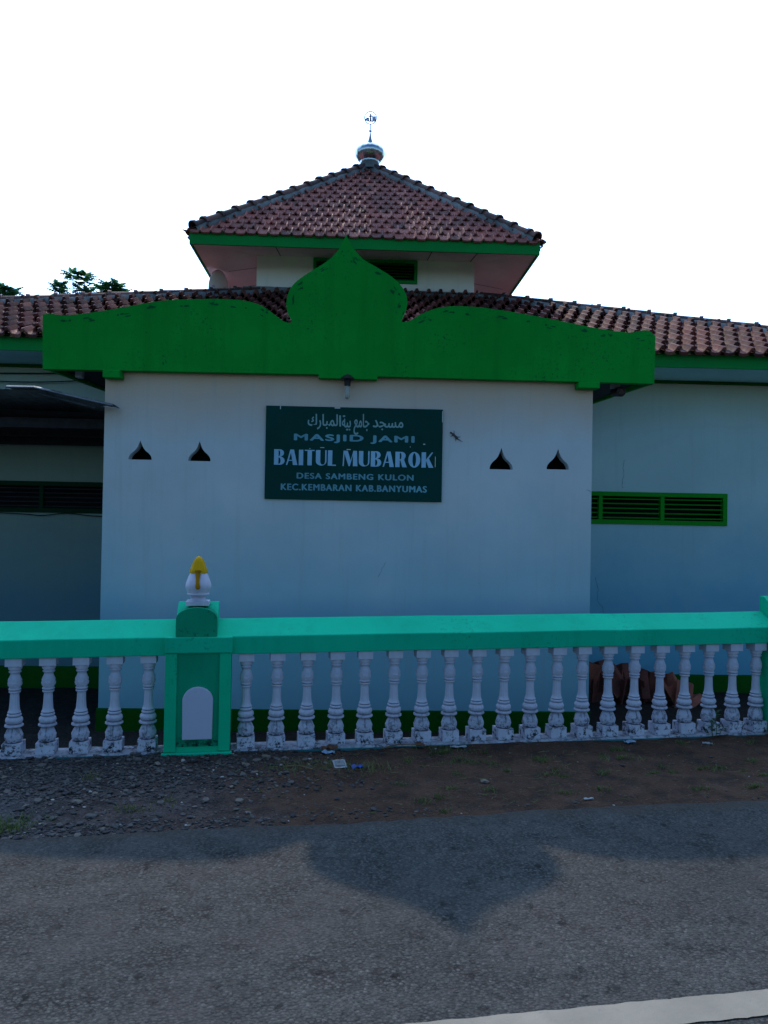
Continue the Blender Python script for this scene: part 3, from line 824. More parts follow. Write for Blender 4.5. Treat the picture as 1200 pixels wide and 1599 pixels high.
# roof tiles: every tile a small S-shaped patch
def tile_field(W, L, tw, ex, amp, lift, rng, seg=6, jit=.007, stagger=False):
    """tiles over [0,W] x [0,L]; x across, y up the slope, z normal"""
    mb = MB()
    nc, nr = int(math.ceil(W/tw)), int(math.ceil(L/ex))
    prof = []
    if stagger:                                               # flat tile with one narrow roll along its edge
        P_ = ((0, .30), (.08, -.02), (.30, -.14), (.52, -.10), (.64, .20), (.74, .92), (.88, 1.0), (1.0, .30)) if stagger == 2 else ((0, .25), (.07, 0), (.35, -.10), (.66, -.05), (.76, .25), (.83, .95), (.92, 1.0), (1.0, .25))
        for t, h in P_: prof.append((t*tw*1.02, h*amp))
        seg = len(prof)-1
    else:
        for k in range(seg+1):
            t = k/seg
            h = amp*(.5-.5*math.cos(2*math.pi*max(0, (t-.42)/.58))) - amp*.28*math.sin(math.pi*min(1, t/.42))
            prof.append((t*tw*1.02, h))
    for r in range(nr):
        for c in range(-1 if stagger else 0, nc):
            x0 = c*tw + (tw*.5 if stagger and r % 2 else 0) + rng.uniform(-jit, jit); y0 = r*ex + rng.uniform(-jit, jit)*1.5
            dz = rng.uniform(0, .006); tilt = rng.uniform(-.010, .010); tone = min(1, max(0, rng.gauss(.48, .28)))
            vs = []
            for (yy, zz) in ((0, lift*.35), (0, lift), (.02, lift+.004), (ex*1.08, .004)):
                for k, (px, h) in enumerate(prof):
                    hh = h if zz != lift*.35 else h-.012
                    edge_r = .010 if (k in (seg-1, seg-2) and yy < .03) else 0
                    vs.append((x0+px, y0+yy - (edge_r if yy < .03 else 0), hh+zz+dz+tilt*(k/seg-.5)))
            n = seg+1
            mb.add(vs, [(j*n+k, j*n+k+1, (j+1)*n+k+1, (j+1)*n+k) for j in range(3) for k in range(seg)], 0, tone)
    return mb
def roof_face(name, eave_a, eave_b, top_a, top_b, mat, parent, tw, ex, amp, lift, seed, over=.06, detail=True, stagger=False):
    """planar roof face from four corner points (u,v,z), tiled and trimmed to its outline"""
    A, B, TA, TB = map(Vector, (eave_a, eave_b, top_a, top_b))
    X = (B-A).normalized(); N = X.cross((TA+TB)/2-(A+B)/2).normalized(); Y = N.cross(X)
    to = lambda P: Vector(((P-A).dot(X), (P-A).dot(Y), 0))
    b, ta, tb = to(B), to(TA), to(TB)
    W, L = b.x, max(ta.y, tb.y)
    rng = random.Random(seed)
    if detail: mb = tile_field(W, L+over, tw, ex, amp, lift, rng, stagger=stagger, seg=8)
    else:
        mb = MB(); mb.add([(0, 0, 0), (W, 0, 0), (W, L+over, 0), (0, L+over, 0)], [(0, 1, 2, 3)])
    me = bpy.data.meshes.new(name); me.from_pydata([(x, y-over, z) for x, y, z in mb.v], [], mb.f)
    at = me.attributes.new('tone', 'FLOAT', 'FACE'); at.data.foreach_set('value', mb.tone)
    bm = bmesh.new(); bm.from_mesh(me)
    for p, d in ((Vector((0, 0, 0)), ta), (b, tb-b)):
        nrm = Vector((d.y, -d.x, 0)).normalized()
        mid = Vector((W/2, L*.2, 0))
        if (mid-p).dot(nrm) > 0: nrm = -nrm
        bmesh.ops.bisect_plane(bm, geom=bm.verts[:]+bm.edges[:]+bm.faces[:], plane_co=p, plane_no=nrm, clear_outer=True)
    bmesh.ops.bisect_plane(bm, geom=bm.verts[:]+bm.edges[:]+bm.faces[:], plane_co=(0, L, 0), plane_no=(0, 1, 0), clear_outer=True)
    # solid board under the tiles
    q = [bm.verts.new(p) for p in ((0, -.0, -.012), (b.x, 0, -.012), (tb.x, tb.y, -.012), (ta.x, ta.y, -.012))]
    if (tb-ta).length < .01: q = q[:3]
    bm.faces.new(q)
    bm.to_mesh(me); bm.free()
    me.transform(Matrix(((X.x, Y.x, N.x, A.x), (X.y, Y.y, N.y, A.y), (X.z, Y.z, N.z, A.z), (0, 0, 0, 1))))
    me.materials.append(mat); me.shade_smooth(); me.set_sharp_from_angle(angle=R(48)); me.update()
    o = bpy.data.objects.new(name, me); COL.objects.link(o)
    o.parent = parent or MOS
    if parent is None: o.location = OFF
    return o
def ridge_row(p, q, parent, r=.085, step=.30, seed=1, lift=.05, mortar=.10, end_mat=None):
    """overlapping half-round ridge tiles bedded in mortar from the top p down to q"""
    p, q = Vector(p), Vector(q); d = (q-p); L = d.length; d.normalize()
    side = d.cross(Vector((0, 0, 1))).normalized(); nrm = side.cross(d).normalized()
    if nrm.z < 0: nrm = -nrm
    rng = random.Random(seed); mb = MB(); n = int(L/step)
    for i in range(n+1):
        a = i*step; e_ = min(L, a+step*1.12); tone = rng.random()
        if e_-a < .08: continue
        rr = r*rng.uniform(.95, 1.05); vs = []
        tilt = rng.uniform(-.008, .008)
        st = [(a, rr*.88, 0), (e_-.05, rr*1.0, .0), (e_-.045, rr*1.20, .003), (e_, rr*1.24, .006), (e_, rr*1.02, .0)]
        for (t, rad, up_) in st:
            for k in range(9):
                th = math.pi*(k/8)
                vs.append(p+d*t+side*(math.cos(th)*rad+tilt)+nrm*(math.sin(th)*rad*.95+lift+up_-.012))
        mb.add(vs, [(j*9+k, j*9+k+1, (j+1)*9+k+1, (j+1)*9+k) for j in range(4) for k in range(8)], 0, tone)
    rd_ = mb.build('ridge_tiles', M['ridge'], parent, smooth=True, angle=45, fix=False)
    mb = MB(); k = max(3, int(L/.06)); vs = []
    for i in range(k+1):
        t = L*i/k
        for s_, z_ in ((-1, -.05), (-.85, lift*.8), (.85, lift*.8), (1, -.05)):
            wv = mortar*(1+.22*fbm(t, s_*3+seed, 6, 3))
            vs.append(p+d*t+side*(s_*wv)+nrm*(z_+.012*fbm(t, s_+seed*2, 8, 2)))
    mb.add(vs, [(i*4+j, i*4+j+1, (i+1)*4+j+1, (i+1)*4+j) for i in range(k) for j in range(3)])
    mb.build('ridge_mortar', M['mortar'], parent, smooth=True, angle=0, fix=False)
    return rd_

LOWZ, TOPZ = EZ+.18, 4.885
low = roof_face('lower_roof', (-8.8, 8.60, LOWZ-.027), (7.55, 8.60, LOWZ-.027), (-.62, 11.03, TOPZ), (1.45, 11.03, TOPZ), M['tile_low'], None, .173, .225, .066, .036, 11, stagger=2)
LZ = LOWZ-.027
roof_face('lower_roof_side', (7.55, 8.60, LZ), (7.55, 16.5, LZ), (1.45, 11.03, TOPZ), (1.45, 14.07, TOPZ), M['tile_low'], low, .178, .235, .04, .03, 12, detail=False)
roof_face('lower_roof_side', (-8.8, 16.5, LZ), (-8.8, 8.60, LZ), (-.62, 14.07, TOPZ), (-.62, 11.03, TOPZ), M['tile_low'], low, .178, .235, .04, .03, 13, detail=False)
roof_face('lower_roof_back', (7.55, 16.5, LZ), (-8.8, 16.5, LZ), (1.45, 14.07, TOPZ), (-.62, 14.07, TOPZ), M['tile_low'], low, .178, .235, .04, .03, 14, detail=False)
def along(a, b, t): return tuple(x+(y-x)*t for x, y in zip(a, b))
ra, rb = (1.45, 11.03, TOPZ+.0), (7.55, 8.60, LZ)
ridge_row(along(ra, rb, .05), rb, low, .078, .33, 3, lift=.035, mortar=.13)
ra, rb = (-.62, 11.03, TOPZ+.0), (-8.8, 8.60, LZ)
ridge_row(along(ra, rb, .09), rb, low, .078, .33, 4, lift=.035, mortar=.13)
mb = MB()                                                    # mortar flashing along the tower foot
k = 60; vs = []
for i in range(k+1):
    u = -1.62+3.46*i/k; j_ = .02*fbm(u, 1, 5, 3)
    vs += [(u, 10.985, 4.92+j_*.5), (u, 10.93+j_, 4.885+j_*.3), (u, 10.85+j_, 4.80)]
mb.add(vs, [(i*3+j, (i+1)*3+j, (i+1)*3+j+1, i*3+j+1) for i in range(k) for j in range(2)])
mb.build('flashing', M['mortar'], low, smooth=True)

# tower
TU0, TU1, TV0, TV1 = -1.438, 1.688, 11.0, 14.1
vs, fs = curve_mesh([[(TU0, 4.4), (TU1, 4.4), (TU1, 5.40), (TU0, 5.40)], [(-.60, 5.06), (.835, 5.06), (.835, 5.33), (-.60, 5.33)]], .06)
mb = MB(); mb.add([(x, y+TV0+.06, z) for x, y, z in vs], fs)
TW = part(mb, 'tower_wall', M['tower'], fix=False)
mb = MB(); mb.box(TU0, TU0+.1, TV0+.122, TV1, 4.4, 5.4); mb.box(TU1-.1, TU1, TV0+.122, TV1, 4.4, 5.4); mb.box(TU0, TU1, TV1+.001, TV1+.1, 4.4, 5.4)
mb.build('tower_side_wall', M['tower'], TW)
louvre_window(-.632, .862, 5.02, 5.358, TV0-.005, .045, [.115], 6, M['green_trim'], M['skirt'])

EU0, EU1, EV0, EV1 = -2.225, 2.445, 10.20, 14.90
CU, CV = .11, 12.55
UEZ = 5.22
def ring_board(u0, u1, v0, v1, z0, z1, th, name, mat):
    mb = MB(); mb.box(u0, u1, v0, v0+th, z0, z1); mb.box(u0, u1, v1-th, v1, z0, z1)
    mb.box(u0, u0+th, v0+th+.001, v1-th-.001, z0, z1); mb.box(u1-th, u1, v0+th+.001, v1-th-.001, z0, z1)
    return part(mb, name, mat, bevel=.003)
ring_board(EU0, EU1, EV0, EV1, UEZ+.0, UEZ+.165, .028, 'tower_fascia', M['green_trim'])
mb = MB()                                                    # gently rising ceiling boards under the eaves
i0 = [(EU0+.03, EV0+.03), (EU1-.03, EV0+.03), (EU1-.03, EV1-.03), (EU0+.03, EV1-.03)]
i1 = [(TU0+.01, TV0+.01), (TU1-.01, TV0+.01), (TU1-.01, TV1+.09), (TU0+.01, TV1+.09)]
zi, zo_ = 5.372, UEZ+.02
SOF = None
vs = [(u, v, zo_) for u, v in i0] + [(u, v, zi) for u, v in i1] + [(u, v, zo_+.012) for u, v in i0] + [(u, v, zi+.012) for u, v in i1]
mb.add(vs, [(i, i+4, (i+1) % 4+4, (i+1) % 4) for i in range(4)] + [(i+8, (i+1) % 4+8, (i+1) % 4+12, i+12) for i in range(4)])
SOF = part(mb, 'tower_soffit', M['soffit_warm'])
mb = MB()                                                    # dark joints where boards have opened
def sofpt(u, v):
    t = (v-EV0-.03)/(TV0-EV0)
    return zo_+(zi-zo_)*max(0, min(1, t))
for u in (-1.1, -.1, 1.0, 1.62):
    a, b = (u, 10.25), (u+.03, 10.97)
    mb.box(a[0]-.004, a[0]+.004, a[1], b[1], 0, .004)
    for k in range(8):
        v_ = mb.v[-8+k]; mb.v[-8+k] = (v_[0], v_[1], sofpt(v_[0], v_[1])-.004+(.004 if v_[2] > .002 else 0))
for v_, u0, u1 in ((11.5, -2.0, -1.5), (12.3, -2.1, -1.5), (11.9, 1.75, 2.3)):
    zz0 = lambda u: zo_+(zi-zo_)*(min(abs(u-EU0), abs(EU1-u))/.8)
    mb.add([(u0, v_, zz0(u0)-.003), (u1, v_, zz0(u1)-.003), (u1, v_+.014, zz0(u1)-.003), (u0, v_+.014, zz0(u0)-.003)], [(0, 1, 2, 3)])
mb.build('board_joints', M['dark'], SOF)

UTOP = 7.40; UB = UEZ+.175
hw = (EU1-EU0)/2-.01
cor = [(CU-hw, CV-hw-.01, UB), (CU+hw, CV-hw-.01, UB), (CU+hw, CV+hw, UB), (CU-hw, CV+hw, UB)]
apex = (CU+.05, CV, UTOP)
upr = roof_face('upper_roof', cor[0], cor[1], apex, apex, M['tile'], None, .150, .195, .032, .014, 21, stagger=True)
for i in (1, 2, 3):
    roof_face('upper_roof_side', cor[i], cor[(i+1) % 4], apex, apex, M['tile'], upr, .158, .200, .034, .030, 21+i, stagger=True)
for i in range(4): ridge_row(apex, along(apex, cor[i], .985), upr, .075, .30, 30+i, lift=.045, mortar=.085)
# metal finial with a dome, spire and ring
FX, FY = CU+.06, CV
mb = MB(); mb.lathe([(.20, 7.33), (.165, 7.40), (.150, 7.47), (.155, 7.485)], 24, cx=FX, cy=FY); 
fb = part(mb, 'finial_base', M['mortar'], smooth=True)
mb = MB()
pr = [(.135, 7.46), (.142, 7.475), (.142, 7.49), (.165, 7.51), (.196, 7.545), (.216, 7.585), (.222, 7.62), (.218, 7.655), (.200, 7.69), (.165, 7.72), (.11, 7.742), (.05, 7.752), (.022, 7.756)]
pr = [(r*1.14, 7.46+(z-7.46)*1.04) for r, z in pr]
mb.lathe(pr, 48, 0, lambda a, z, r: (-.006 if abs(math.sin(a*8)) < .12 and .06 < r else 0), FX, FY)
mb.build('metal_dome', M['steel'], fb, smooth=True, angle=35)
mb = MB(); mb.lathe([(.02, 7.753), (.02, 7.775), (.043, 7.79), (.045, 7.815), (.030, 7.87), (.018, 7.92), (.008, 7.985), (.012, 7.992), (.030, 8.004), (.026, 8.014), (.012, 8.03), (.009, 8.06), (.008, 8.12)], 20, cx=FX, cy=FY)
mb.build('spire', M['steel'], fb, smooth=True, angle=50)
mb = MB(); RC = 8.225
pts = [(FX+.098*math.cos(t), FY, RC+.105*math.sin(t)) for t in [2*math.pi*k/36 for k in range(37)]]
mb.tube(pts, .007, 8)
vs, fs = text_mesh('\ufdf2', .02)
xs = [v[0] for v in vs]; zs = [v[2] for v in vs]; sx = .158/(max(xs)-min(xs)); sz = .125/(max(zs)-min(zs))
for dx in (-.009, -.004, .004, .009):
    mb.add([(FX-.079+(v[0]-min(xs))*sx+dx, FY+v[1]*.2+dx*.3, RC-.062+(v[2]-min(zs))*sz) for v in vs], fs)
mb.build('ring_emblem', plain('dark_emblem_metal', (.06, .06, .12), .5, .4), fb, fix=False)

# ------------------------------------------------------------------ things on and around the mosque
# sign board
SG = thing('sign_board', 'dark green rectangular sign board with Arabic and Latin lettering on the white front wall', 'sign', MW(0, 7.6, 1.80), MROT)
mb = MB(); mb.box(-.872, .872, -.028, -.003, 0.0, .918); mb.build('board', M['sign'], SG, bevel=.003)
LF = -.0285
def lettering(body, xc, z0, wd, ht, mat, bold=.02, name='lettering', vertical_bold=.01):
    vs, fs = text_mesh(body, .0, 1.16)
    xs = [v[0] for v in vs]; zs = [v[2] for v in vs]
    sx, sz = wd/(max(xs)-min(xs)), ht/(max(zs)-min(zs))
    mb = MB(); k = 0
    offs = [(0, 0)]
    if bold: offs = [(-bold, 0), (-bold/3, vertical_bold), (bold/3, -vertical_bold), (bold, 0), (0, vertical_bold), (0, -vertical_bold)]
    for dx, dz in offs:
        mb.add([(xc-wd/2+(v[0]-min(xs))*sx+dx*ht, LF-.0016-k*.00012, z0+(v[2]-min(zs))*sz+dz*ht) for v in vs], fs); k += 1
    return mb.build(name, mat, SG, fix=False)
AR = '\ufed9\ufead\ufe8e\ufe92\ufee4\ufedf\ufe8d\ufe94\ufef4\ufe91 \ufeca\ufee3\ufe8e\ufe9f \ufeaa\ufea0\ufeb4\ufee3'
def arabic():
    mb = MB()
    def chunk(s, x0, x1, z0, z1, k):
        vs, fs = text_mesh(s, .0)
        xs = [v[0] for v in vs]; zs = [v[2] for v in vs]
        sx, sz = (x1-x0)/(max(xs)-min(xs)), (z1-z0)/(max(zs)-min(zs))
        for q, (dx, dz) in enumerate(((0, 0), (.0025, 0), (-.0025, 0), (0, .002), (0, -.002))):
            mb.add([(x0+(v[0]-min(xs))*sx+dx, LF-.0014-q*.0001, z0+(v[2]-min(zs))*sz+dz) for v in vs], fs)
    chunk('\ufed9\ufead\ufe8e\ufe92\ufee4\ufedf', -.460, -.168, .695, .845, 0)
    chunk('\ufe8d', -.152, -.136, .728, .835, 3)
    chunk('\ufe94\ufef4\ufe91', -.124, -.040, .690, .838, 4)
    chunk('\ufeca\ufee3\ufe8e\ufe9f', -.008, .142, .650, .855, 1)
    chunk('\ufeaa\ufea0\ufeb4\ufee3', .180, .478, .700, .800, 2)
    mb.build('arabic_lettering', M['letter_arab'], SG, fix=False)
arabic()
lettering('MASJID JAMI', 0.0, .565, 1.175, .080, M['letter_dim'], .09, vertical_bold=.04)
lettering('DESA SAMBENG KULON', .015, .207, 1.145, .056, M['letter_dim'], .07, vertical_bold=.03)
lettering('KEC.KEMBARAN KAB.BANYUMAS', .005, .092, 1.43, .062, M['letter_dim'], .07, vertical_bold=.03)
# the large line: broad flared letters drawn as outlines
def ell(cx, cy, rx, ry, a0, a1, n=14): return [(cx+rx*math.cos(R(a0+(a1-a0)*k/n)), cy+ry*math.sin(R(a0+(a1-a0)*k/n))) for k in range(n+1)]
def rect(x0, y0, x1, y1): return [(x0, y0), (x1, y0), (x1, y1), (x0, y1)]
G = {
 'B': (.60, [[(0, 0)] + [(.30, 0)] + ell(.33, .265, .27, .265, -90, 78) + ell(.32, .765, .235, .235, -72, 90) + [(0, 1)], [(.25, .06)] + ell(.28, .265, .09, .20, -90, 90) + [(.25, .47)], [(.25, .55)] + ell(.27, .745, .07, .19, -90, 90) + [(.25, .94)]]),
 'A': (.64, [[(0, 0), (.075, 0), (.15, .27), (.36, .27), (.385, 0), (.64, 0), (.44, 1), (.235, 1)], [(.165, .33), (.345, .33), (.27, .80)]]),
 'I': (.25, [rect(0, 0, .25, 1)]),
 'T': (.56, [[(.16, 0), (.41, 0), (.41, .93), (.56, .93), (.56, 1), (0, 1), (0, .93), (.16, .93)]]),
 'U': (.60, [[(0, 1), (0, .28)] + ell(.30, .28, .30, .28, 180, 360) + [(.60, 1), (.52, 1), (.52, .28)] + ell(.385, .28, .135, .22, 0, -180) + [(.25, 1)]]),
 'L': (.46, [[(0, 0), (.46, 0), (.46, .075), (.25, .075), (.25, 1), (0, 1)]]),
 'M': (.84, [[(0, 0), (.07, 0), (.10, .80), (.34, 0), (.41, 0), (.58, .74), (.58, 0), (.84, 0), (.80, 1), (.60, 1), (.455, .37), (.28, 1), (.04, 1)]]),
 'R': (.66, [[(0, 0), (.25, 0), (.25, .44), (.29, .44), (.40, 0), (.66, 0), (.50, .47)] + ell(.33, .745, .255, .255, -40, 90) + [(0, 1)], [(.25, .51)] + ell(.27, .725, .08, .215, -90, 90) + [(.25, .94)]]),
 'O': (.68, [ell(.34, .5, .34, .51, 0, 350, 30), ell(.34, .5, .10, .44, 0, 350, 30)]),
 'K': (.68, [[(0, 0), (.25, 0), (.25, .46), (.41, 0), (.68, 0), (.42, .60), (.66, 1), (.57, 1), (.25, .52), (.25, 1), (0, 1)]]),
}
def big_line(text, x0, x1, z0, h):
    gap = .075; tot = 0
    for ch in text: tot += (.30 if ch == ' ' else G[ch][0]+gap)
    k = (x1-x0)/(tot-gap); x = x0; mb = MB()
    for ch in text:
        if ch == ' ': x += .30*k; continue
        vs, fs = curve_mesh([[(x+px*k, z0+py*h) for px, py in sp] for sp in G[ch][1]], .0006)
        mb.add([(a, LF-.0016+b, c) for a, b, c in vs], fs); x += (G[ch][0]+gap)*k
    return mb.build('lettering', M['letter'], SG, fix=False)
big_line('BAITUL MUBAROK', -.785, .785, .338, .152)
mb = MB()                                                    # peeled scraps of letter film
mb.box(.800, .806, LF-.003, LF-.001, .345, .450); mb.box(-.335, -.295, LF-.004, LF-.001, .512, .518); mb.box(-.075, -.035, LF-.004, LF-.001, .498, .505)
mb.box(-.735, -.727, LF-.004, LF-.001, .885, .916); mb.box(-.20, -.145, LF-.004, LF-.001, .904, .914); mb.box(.864, .870, LF-.004, LF-.001, .79, .90)
mb.box(.55, .556, LF-.003, LF-.001, .535, .545); mb.box(.68, .70, LF-.003, LF-.001, .565, .574); mb.box(-.44, -.432, LF-.003, LF-.001, .498, .506)
mb.build('peeled_film', M['peel'], SG)

# lamp under the gable
LP = thing('ceiling_lamp', 'small glass tube bulb in a black socket hanging below the green gable', 'lamp', MW(-.078, 7.50, 2.79), MROT)
mb = MB(); mb.lathe([(.010, .26), (.022, .238), (.055, .214), (.072, .196), (.070, .188), (.040, .188), (.032, .168), (.030, .13), (.022, .126)][::-1], 20)
mb.build('socket', M['black'], LP, smooth=True, angle=40)
n = NT('bulb_glass'); n.b.inputs['Transmission Weight'].default_value = .55
bulbm = n.done((.62, .60, .55), .15, None, spec=.5)
mb = MB(); mb.lathe([(.006, -.004), (.020, .004), (.025, .02), (.025, .09), (.021, .118), (.018, .127)], 18); mb.build('bulb', bulbm, LP, smooth=True, angle=60)
mb = MB(); mb.lathe([(.004, .01), (.006, .02), (.006, .09), (.004, .12)], 8); mb.build('filament_stem', M['peel'], LP)

# security camera and box under the canopy
CC = thing('security_camera', 'dark bullet security camera under the right end of the green gable', 'camera', MW(2.665, 7.78, 3.06), MROT)
mb = MB(); mb.box(-.042, .042, -.03, .03, -.055, .0); mb.build('bracket', M['grey_plastic'], CC, bevel=.006)
ax = Vector((.15, -1, -.12)).normalized()
mb = MB(); c0 = Vector((.01, .05, -.085)); mb.tube([c0, c0+ax*.15, c0+ax*.152], [.044, .050, .042], 20); mb.build('housing', M['black'], CC, smooth=True, angle=40)
mb = MB(); mb.tube([c0+ax*.1525, c0+ax*.156], [.032, .028], 16); mb.build('lens', plain('dark_glass', (.02, .022, .026), .08, spec=.8), CC)
mb = MB(); mb.tube([(0, .02, -.04), (0.005, .03, -.07)], .012, 8); mb.build('arm', M['grey_plastic'], CC)
JB = thing('junction_box', 'small pale grey box under the left end of the green gable', 'box', MW(-2.765, 7.80, 2.985), MROT)
mb = MB(); mb.box(-.033, .033, -.03, .05, .0, .076); mb.build('housing', M['grey_plastic'], JB, bevel=.006)
mb = MB(); mb.box(-.028, .028, -.034, -.031, .006, .070); mb.build('cover', M['grey_plastic'], JB, bevel=.003)

# satellite dish on the lower roof
DS = thing('satellite_dish', 'pale grey satellite dish standing behind the roof ridge beside the tower', 'satellite dish', MW(-1.965, 11.36, 4.40), MROT)
mb = MB(); vs = []
nr, na = 6, 32
for i in range(nr+1):
    r = i/nr
    for k in range(na):
        a = 2*math.pi*k/na; vs.append((.25*r*math.cos(a), .09*r*r, .27*r*math.sin(a)))
mb.add(vs, [(i*na+k, i*na+(k+1) % na, (i+1)*na+(k+1) % na, (i+1)*na+k) for i in range(nr) for k in range(na)])
n = NT('dish_grey'); dishm = n.done(n.ramp(n.noise(9, 4), [(.3, (.66, .60, .58)), (.7, (.80, .72, .70))]), .5)
d_ = mb.build('dish', dishm, DS, smooth=True, fix=False); d_.location = (0, 0, .58); d_.rotation_euler = (R(6), 0, R(66))
sol = d_.modifiers.new('thickness', 'SOLIDIFY'); sol.thickness = .006
mb = MB(); mb.tube([(.09, .05, 0), (.09, .05, .56)], .02, 10); mb.tube([(.09, .05, .54), (.02, .02, .58)], .014, 8); mb.build('mast', M['grey_plastic'], DS)
mb = MB(); mb.tube([(-.03, -.10, .33), (-.10, -.22, .52)], .009, 8); mb.tube([(-.095, -.22, .50), (-.115, -.235, .56)], .022, 10); mb.build('feed_arm', M['grey_plastic'], DS)
mb = MB(); mb.add([(.10, .02, .62), (.34, .02, .46), (.34, .04, .42), (.10, .04, .44)], [(0, 1, 2, 3)]); mb.tube([(.08, .03, .62), (.36, .03, .44)], .012, 6); mb.build('back_brace', M['grey_plastic'], DS)

# metal awning left of the front room
AW = thing('metal_awning', 'low corrugated metal awning over the dark yard left of the white front wall', 'awning', MW(-3.0, 7.42, -.47), MROT)
def sheet(u0, u1, za, zb, v0, v1, back, k, name):
    mb = MB(); n = int((u1-u0)/.02); vs = []
    for i in range(n+1):
        t = i/n; u = u0+(u1-u0)*t; z = za+(zb-za)*t+.003*math.sin(u*2*math.pi/.076)+.010*fbm(u, k, 2, 2)
        vs += [(u+3.0, v0-7.42+.02*fbm(u, k+4, 4, 2), z+.47), (u+3.0, v1-7.42, z-back+.47)]
    mb.add(vs, [(2*i, 2*i+2, 2*i+3, 2*i+1) for i in range(n)])
    o = mb.build(name, M['galv'], AW, smooth=True, fix=False, angle=0); s = o.modifiers.new('thickness', 'SOLIDIFY'); s.thickness = .004
    return o
sheet(-7.5, -2.98, 2.79, 2.80, 7.46, 9.40, .16, 1, 'roof_sheet')
sheet(-3.29, -3.04, 2.822, 2.828, 7.405, 9.40, .16, 6, 'roof_sheet')
sheet(-3.05, -2.475, 2.828, 2.705, 7.40, 9.40, .16, 3, 'roof_sheet')
sheet(-2.50, -2.29, 2.703, 2.668, 7.40, 7.58, .012, 5, 'roof_sheet')
def trim(pts, th, name):
    mb = MB(); P = [(u+3.0, v-7.42, z+.47) for u, v, z in pts]; vs = []
    for x, y, z in P: vs += [(x, y, z), (x, y-.03, z-.012), (x, y-.034, z-th), (x, y-.026, z-th-.004)]
    mb.add(vs, [(i*4+j, (i+1)*4+j, (i+1)*4+j+1, i*4+j+1) for i in range(len(P)-1) for j in range(3)])
    o = mb.build(name, M['galv'], AW, fix=False); q = o.modifiers.new('thickness', 'SOLIDIFY'); q.thickness = .003
trim([(-3.30, 7.41, 2.824), (-3.04, 7.41, 2.826), (-2.50, 7.41, 2.711), (-2.30, 7.41, 2.672)], .018, 'edge_flashing')
trim(catmull([(-3.02, 7.45, 2.775), (-2.80, 7.45, 2.725), (-2.48, 7.45, 2.645)], 5), .014, 'lower_flashing')
mb = MB()
for v in (8.0, 8.6, 9.2): mb.box(-4.5, .53, v-7.42, v-7.42+.06, 2.50+.47-(v-8)*.04, 2.60+.47-(v-8)*.06)
mb.box(-4.5, .53, 1.84, 1.90, 2.44+.47, 2.52+.47)
mb.build('purlin', M['dark_wood'], AW)
mb = MB(); mb.add([(-4.5, 1.96, 2.99), (.53, 1.96, 2.99), (.53, .35, 3.10), (-4.5, .35, 3.19)], [(0, 1, 2, 3)]); mb.build('lining', M['dark_wood'], AW)
mb = MB()
for u in (-4.4, -2.6): mb.box(u, u+.08, .3, .38, 0, 3.09)
mb.build('post', M['dark_wood'], AW)

# cables along the hall wall
def cable(name, label, pts, r=.006):
    o = MW(*pts[0]); t = MB()
    P = catmull([tuple(Vector(p)-Vector(pts[0])) for p in pts], 6)
    t.tube(P, r, 6); ob = t.build(name, M['cable'], None, smooth=True)
    ob.location = o; ob.rotation_euler = (0, 0, MROT); return tag(ob, label, 'cable')
cable('cable', 'thin black cable sagging below the left eaves in front of the pale wall', [(-5.6, 9.38, 3.30), (-4.6, 9.38, 3.215), (-3.9, 9.38, 3.20), (-3.2, 9.38, 3.24), (-2.6, 9.38, 3.30)], .007)
cable('cable', 'upper straight black cable tight along the left wall below the soffit', [(-6, 9.40, 3.305), (-4.5, 9.40, 3.300), (-3.6, 9.40, 3.315), (-2.6, 9.40, 3.33)], .008)
cable('cable', 'black cable drooping in loops under the dark louvre window on the left', [(-5.5, 9.41, 1.64), (-4.6, 9.41, 1.63), (-3.98, 9.41, 1.615), (-3.75, 9.41, 1.60), (-3.45, 9.41, 1.63), (-3.15, 9.41, 1.605), (-2.8, 9.41, 1.60)], .006)

# gecko on the wall
GK = bpy.data.meshes.new('gecko')
def gecko():
    a = math.atan2(-.069, .085)
    L = .155
    ske = [((0, 0), .006), ((.012, 0), .011), ((.026, .001), .007), ((.045, .002), .012), ((.066, .0), .011), ((.082, -.002), .007), ((.11, -.003), .005), ((.135, .001), .003), ((.16, .006), .0015)]
    vs = [(p, r) for p, r in ske]; ed = [(i, i+1) for i in range(len(ske)-1)]
    for root, sgn, dx in ((3, 1, -.008), (3, -1, -.004), (5, 1, .012), (5, -1, .008)):
        x, y = ske[root][0]; i = len(vs)
        vs += [((x+dx, y+sgn*.016), .0035), ((x+dx*2.2, y+sgn*.027), .0028), ((x+dx*2.6-.004, y+sgn*.033), .0022)]
        ed += [(root, i), (i, i+1), (i+1, i+2)]
    me = bpy.data.meshes.new('gecko')
    me.from_pydata([(p[0]*math.cos(a)-p[1]*math.sin(a), -.009, p[0]*math.sin(a)+p[1]*math.cos(a)) for p, r in vs], ed, [])
    o = bpy.data.objects.new('gecko', me); COL.objects.link(o)
    sk = o.modifiers.new('skin', 'SKIN'); sk.use_smooth_shade = True
    for d, (p, r) in zip(me.skin_vertices[0].data, vs): d.radius = (r, r)
    me.skin_vertices[0].data[4].use_root = True
    s = o.modifiers.new('sub', 'SUBSURF'); s.levels = 1; s.render_levels = 1
    me.materials.append(plain('gecko_skin', (.075, .075, .07), .7, var=.4, scale=60))
    o.location = MW(.948, 7.6, 2.50); o.rotation_euler = (0, 0, MROT)
    tag(o, 'small dark gecko clinging to the white wall right of the sign', 'gecko')
gecko()
bpy.data.meshes.remove(GK)

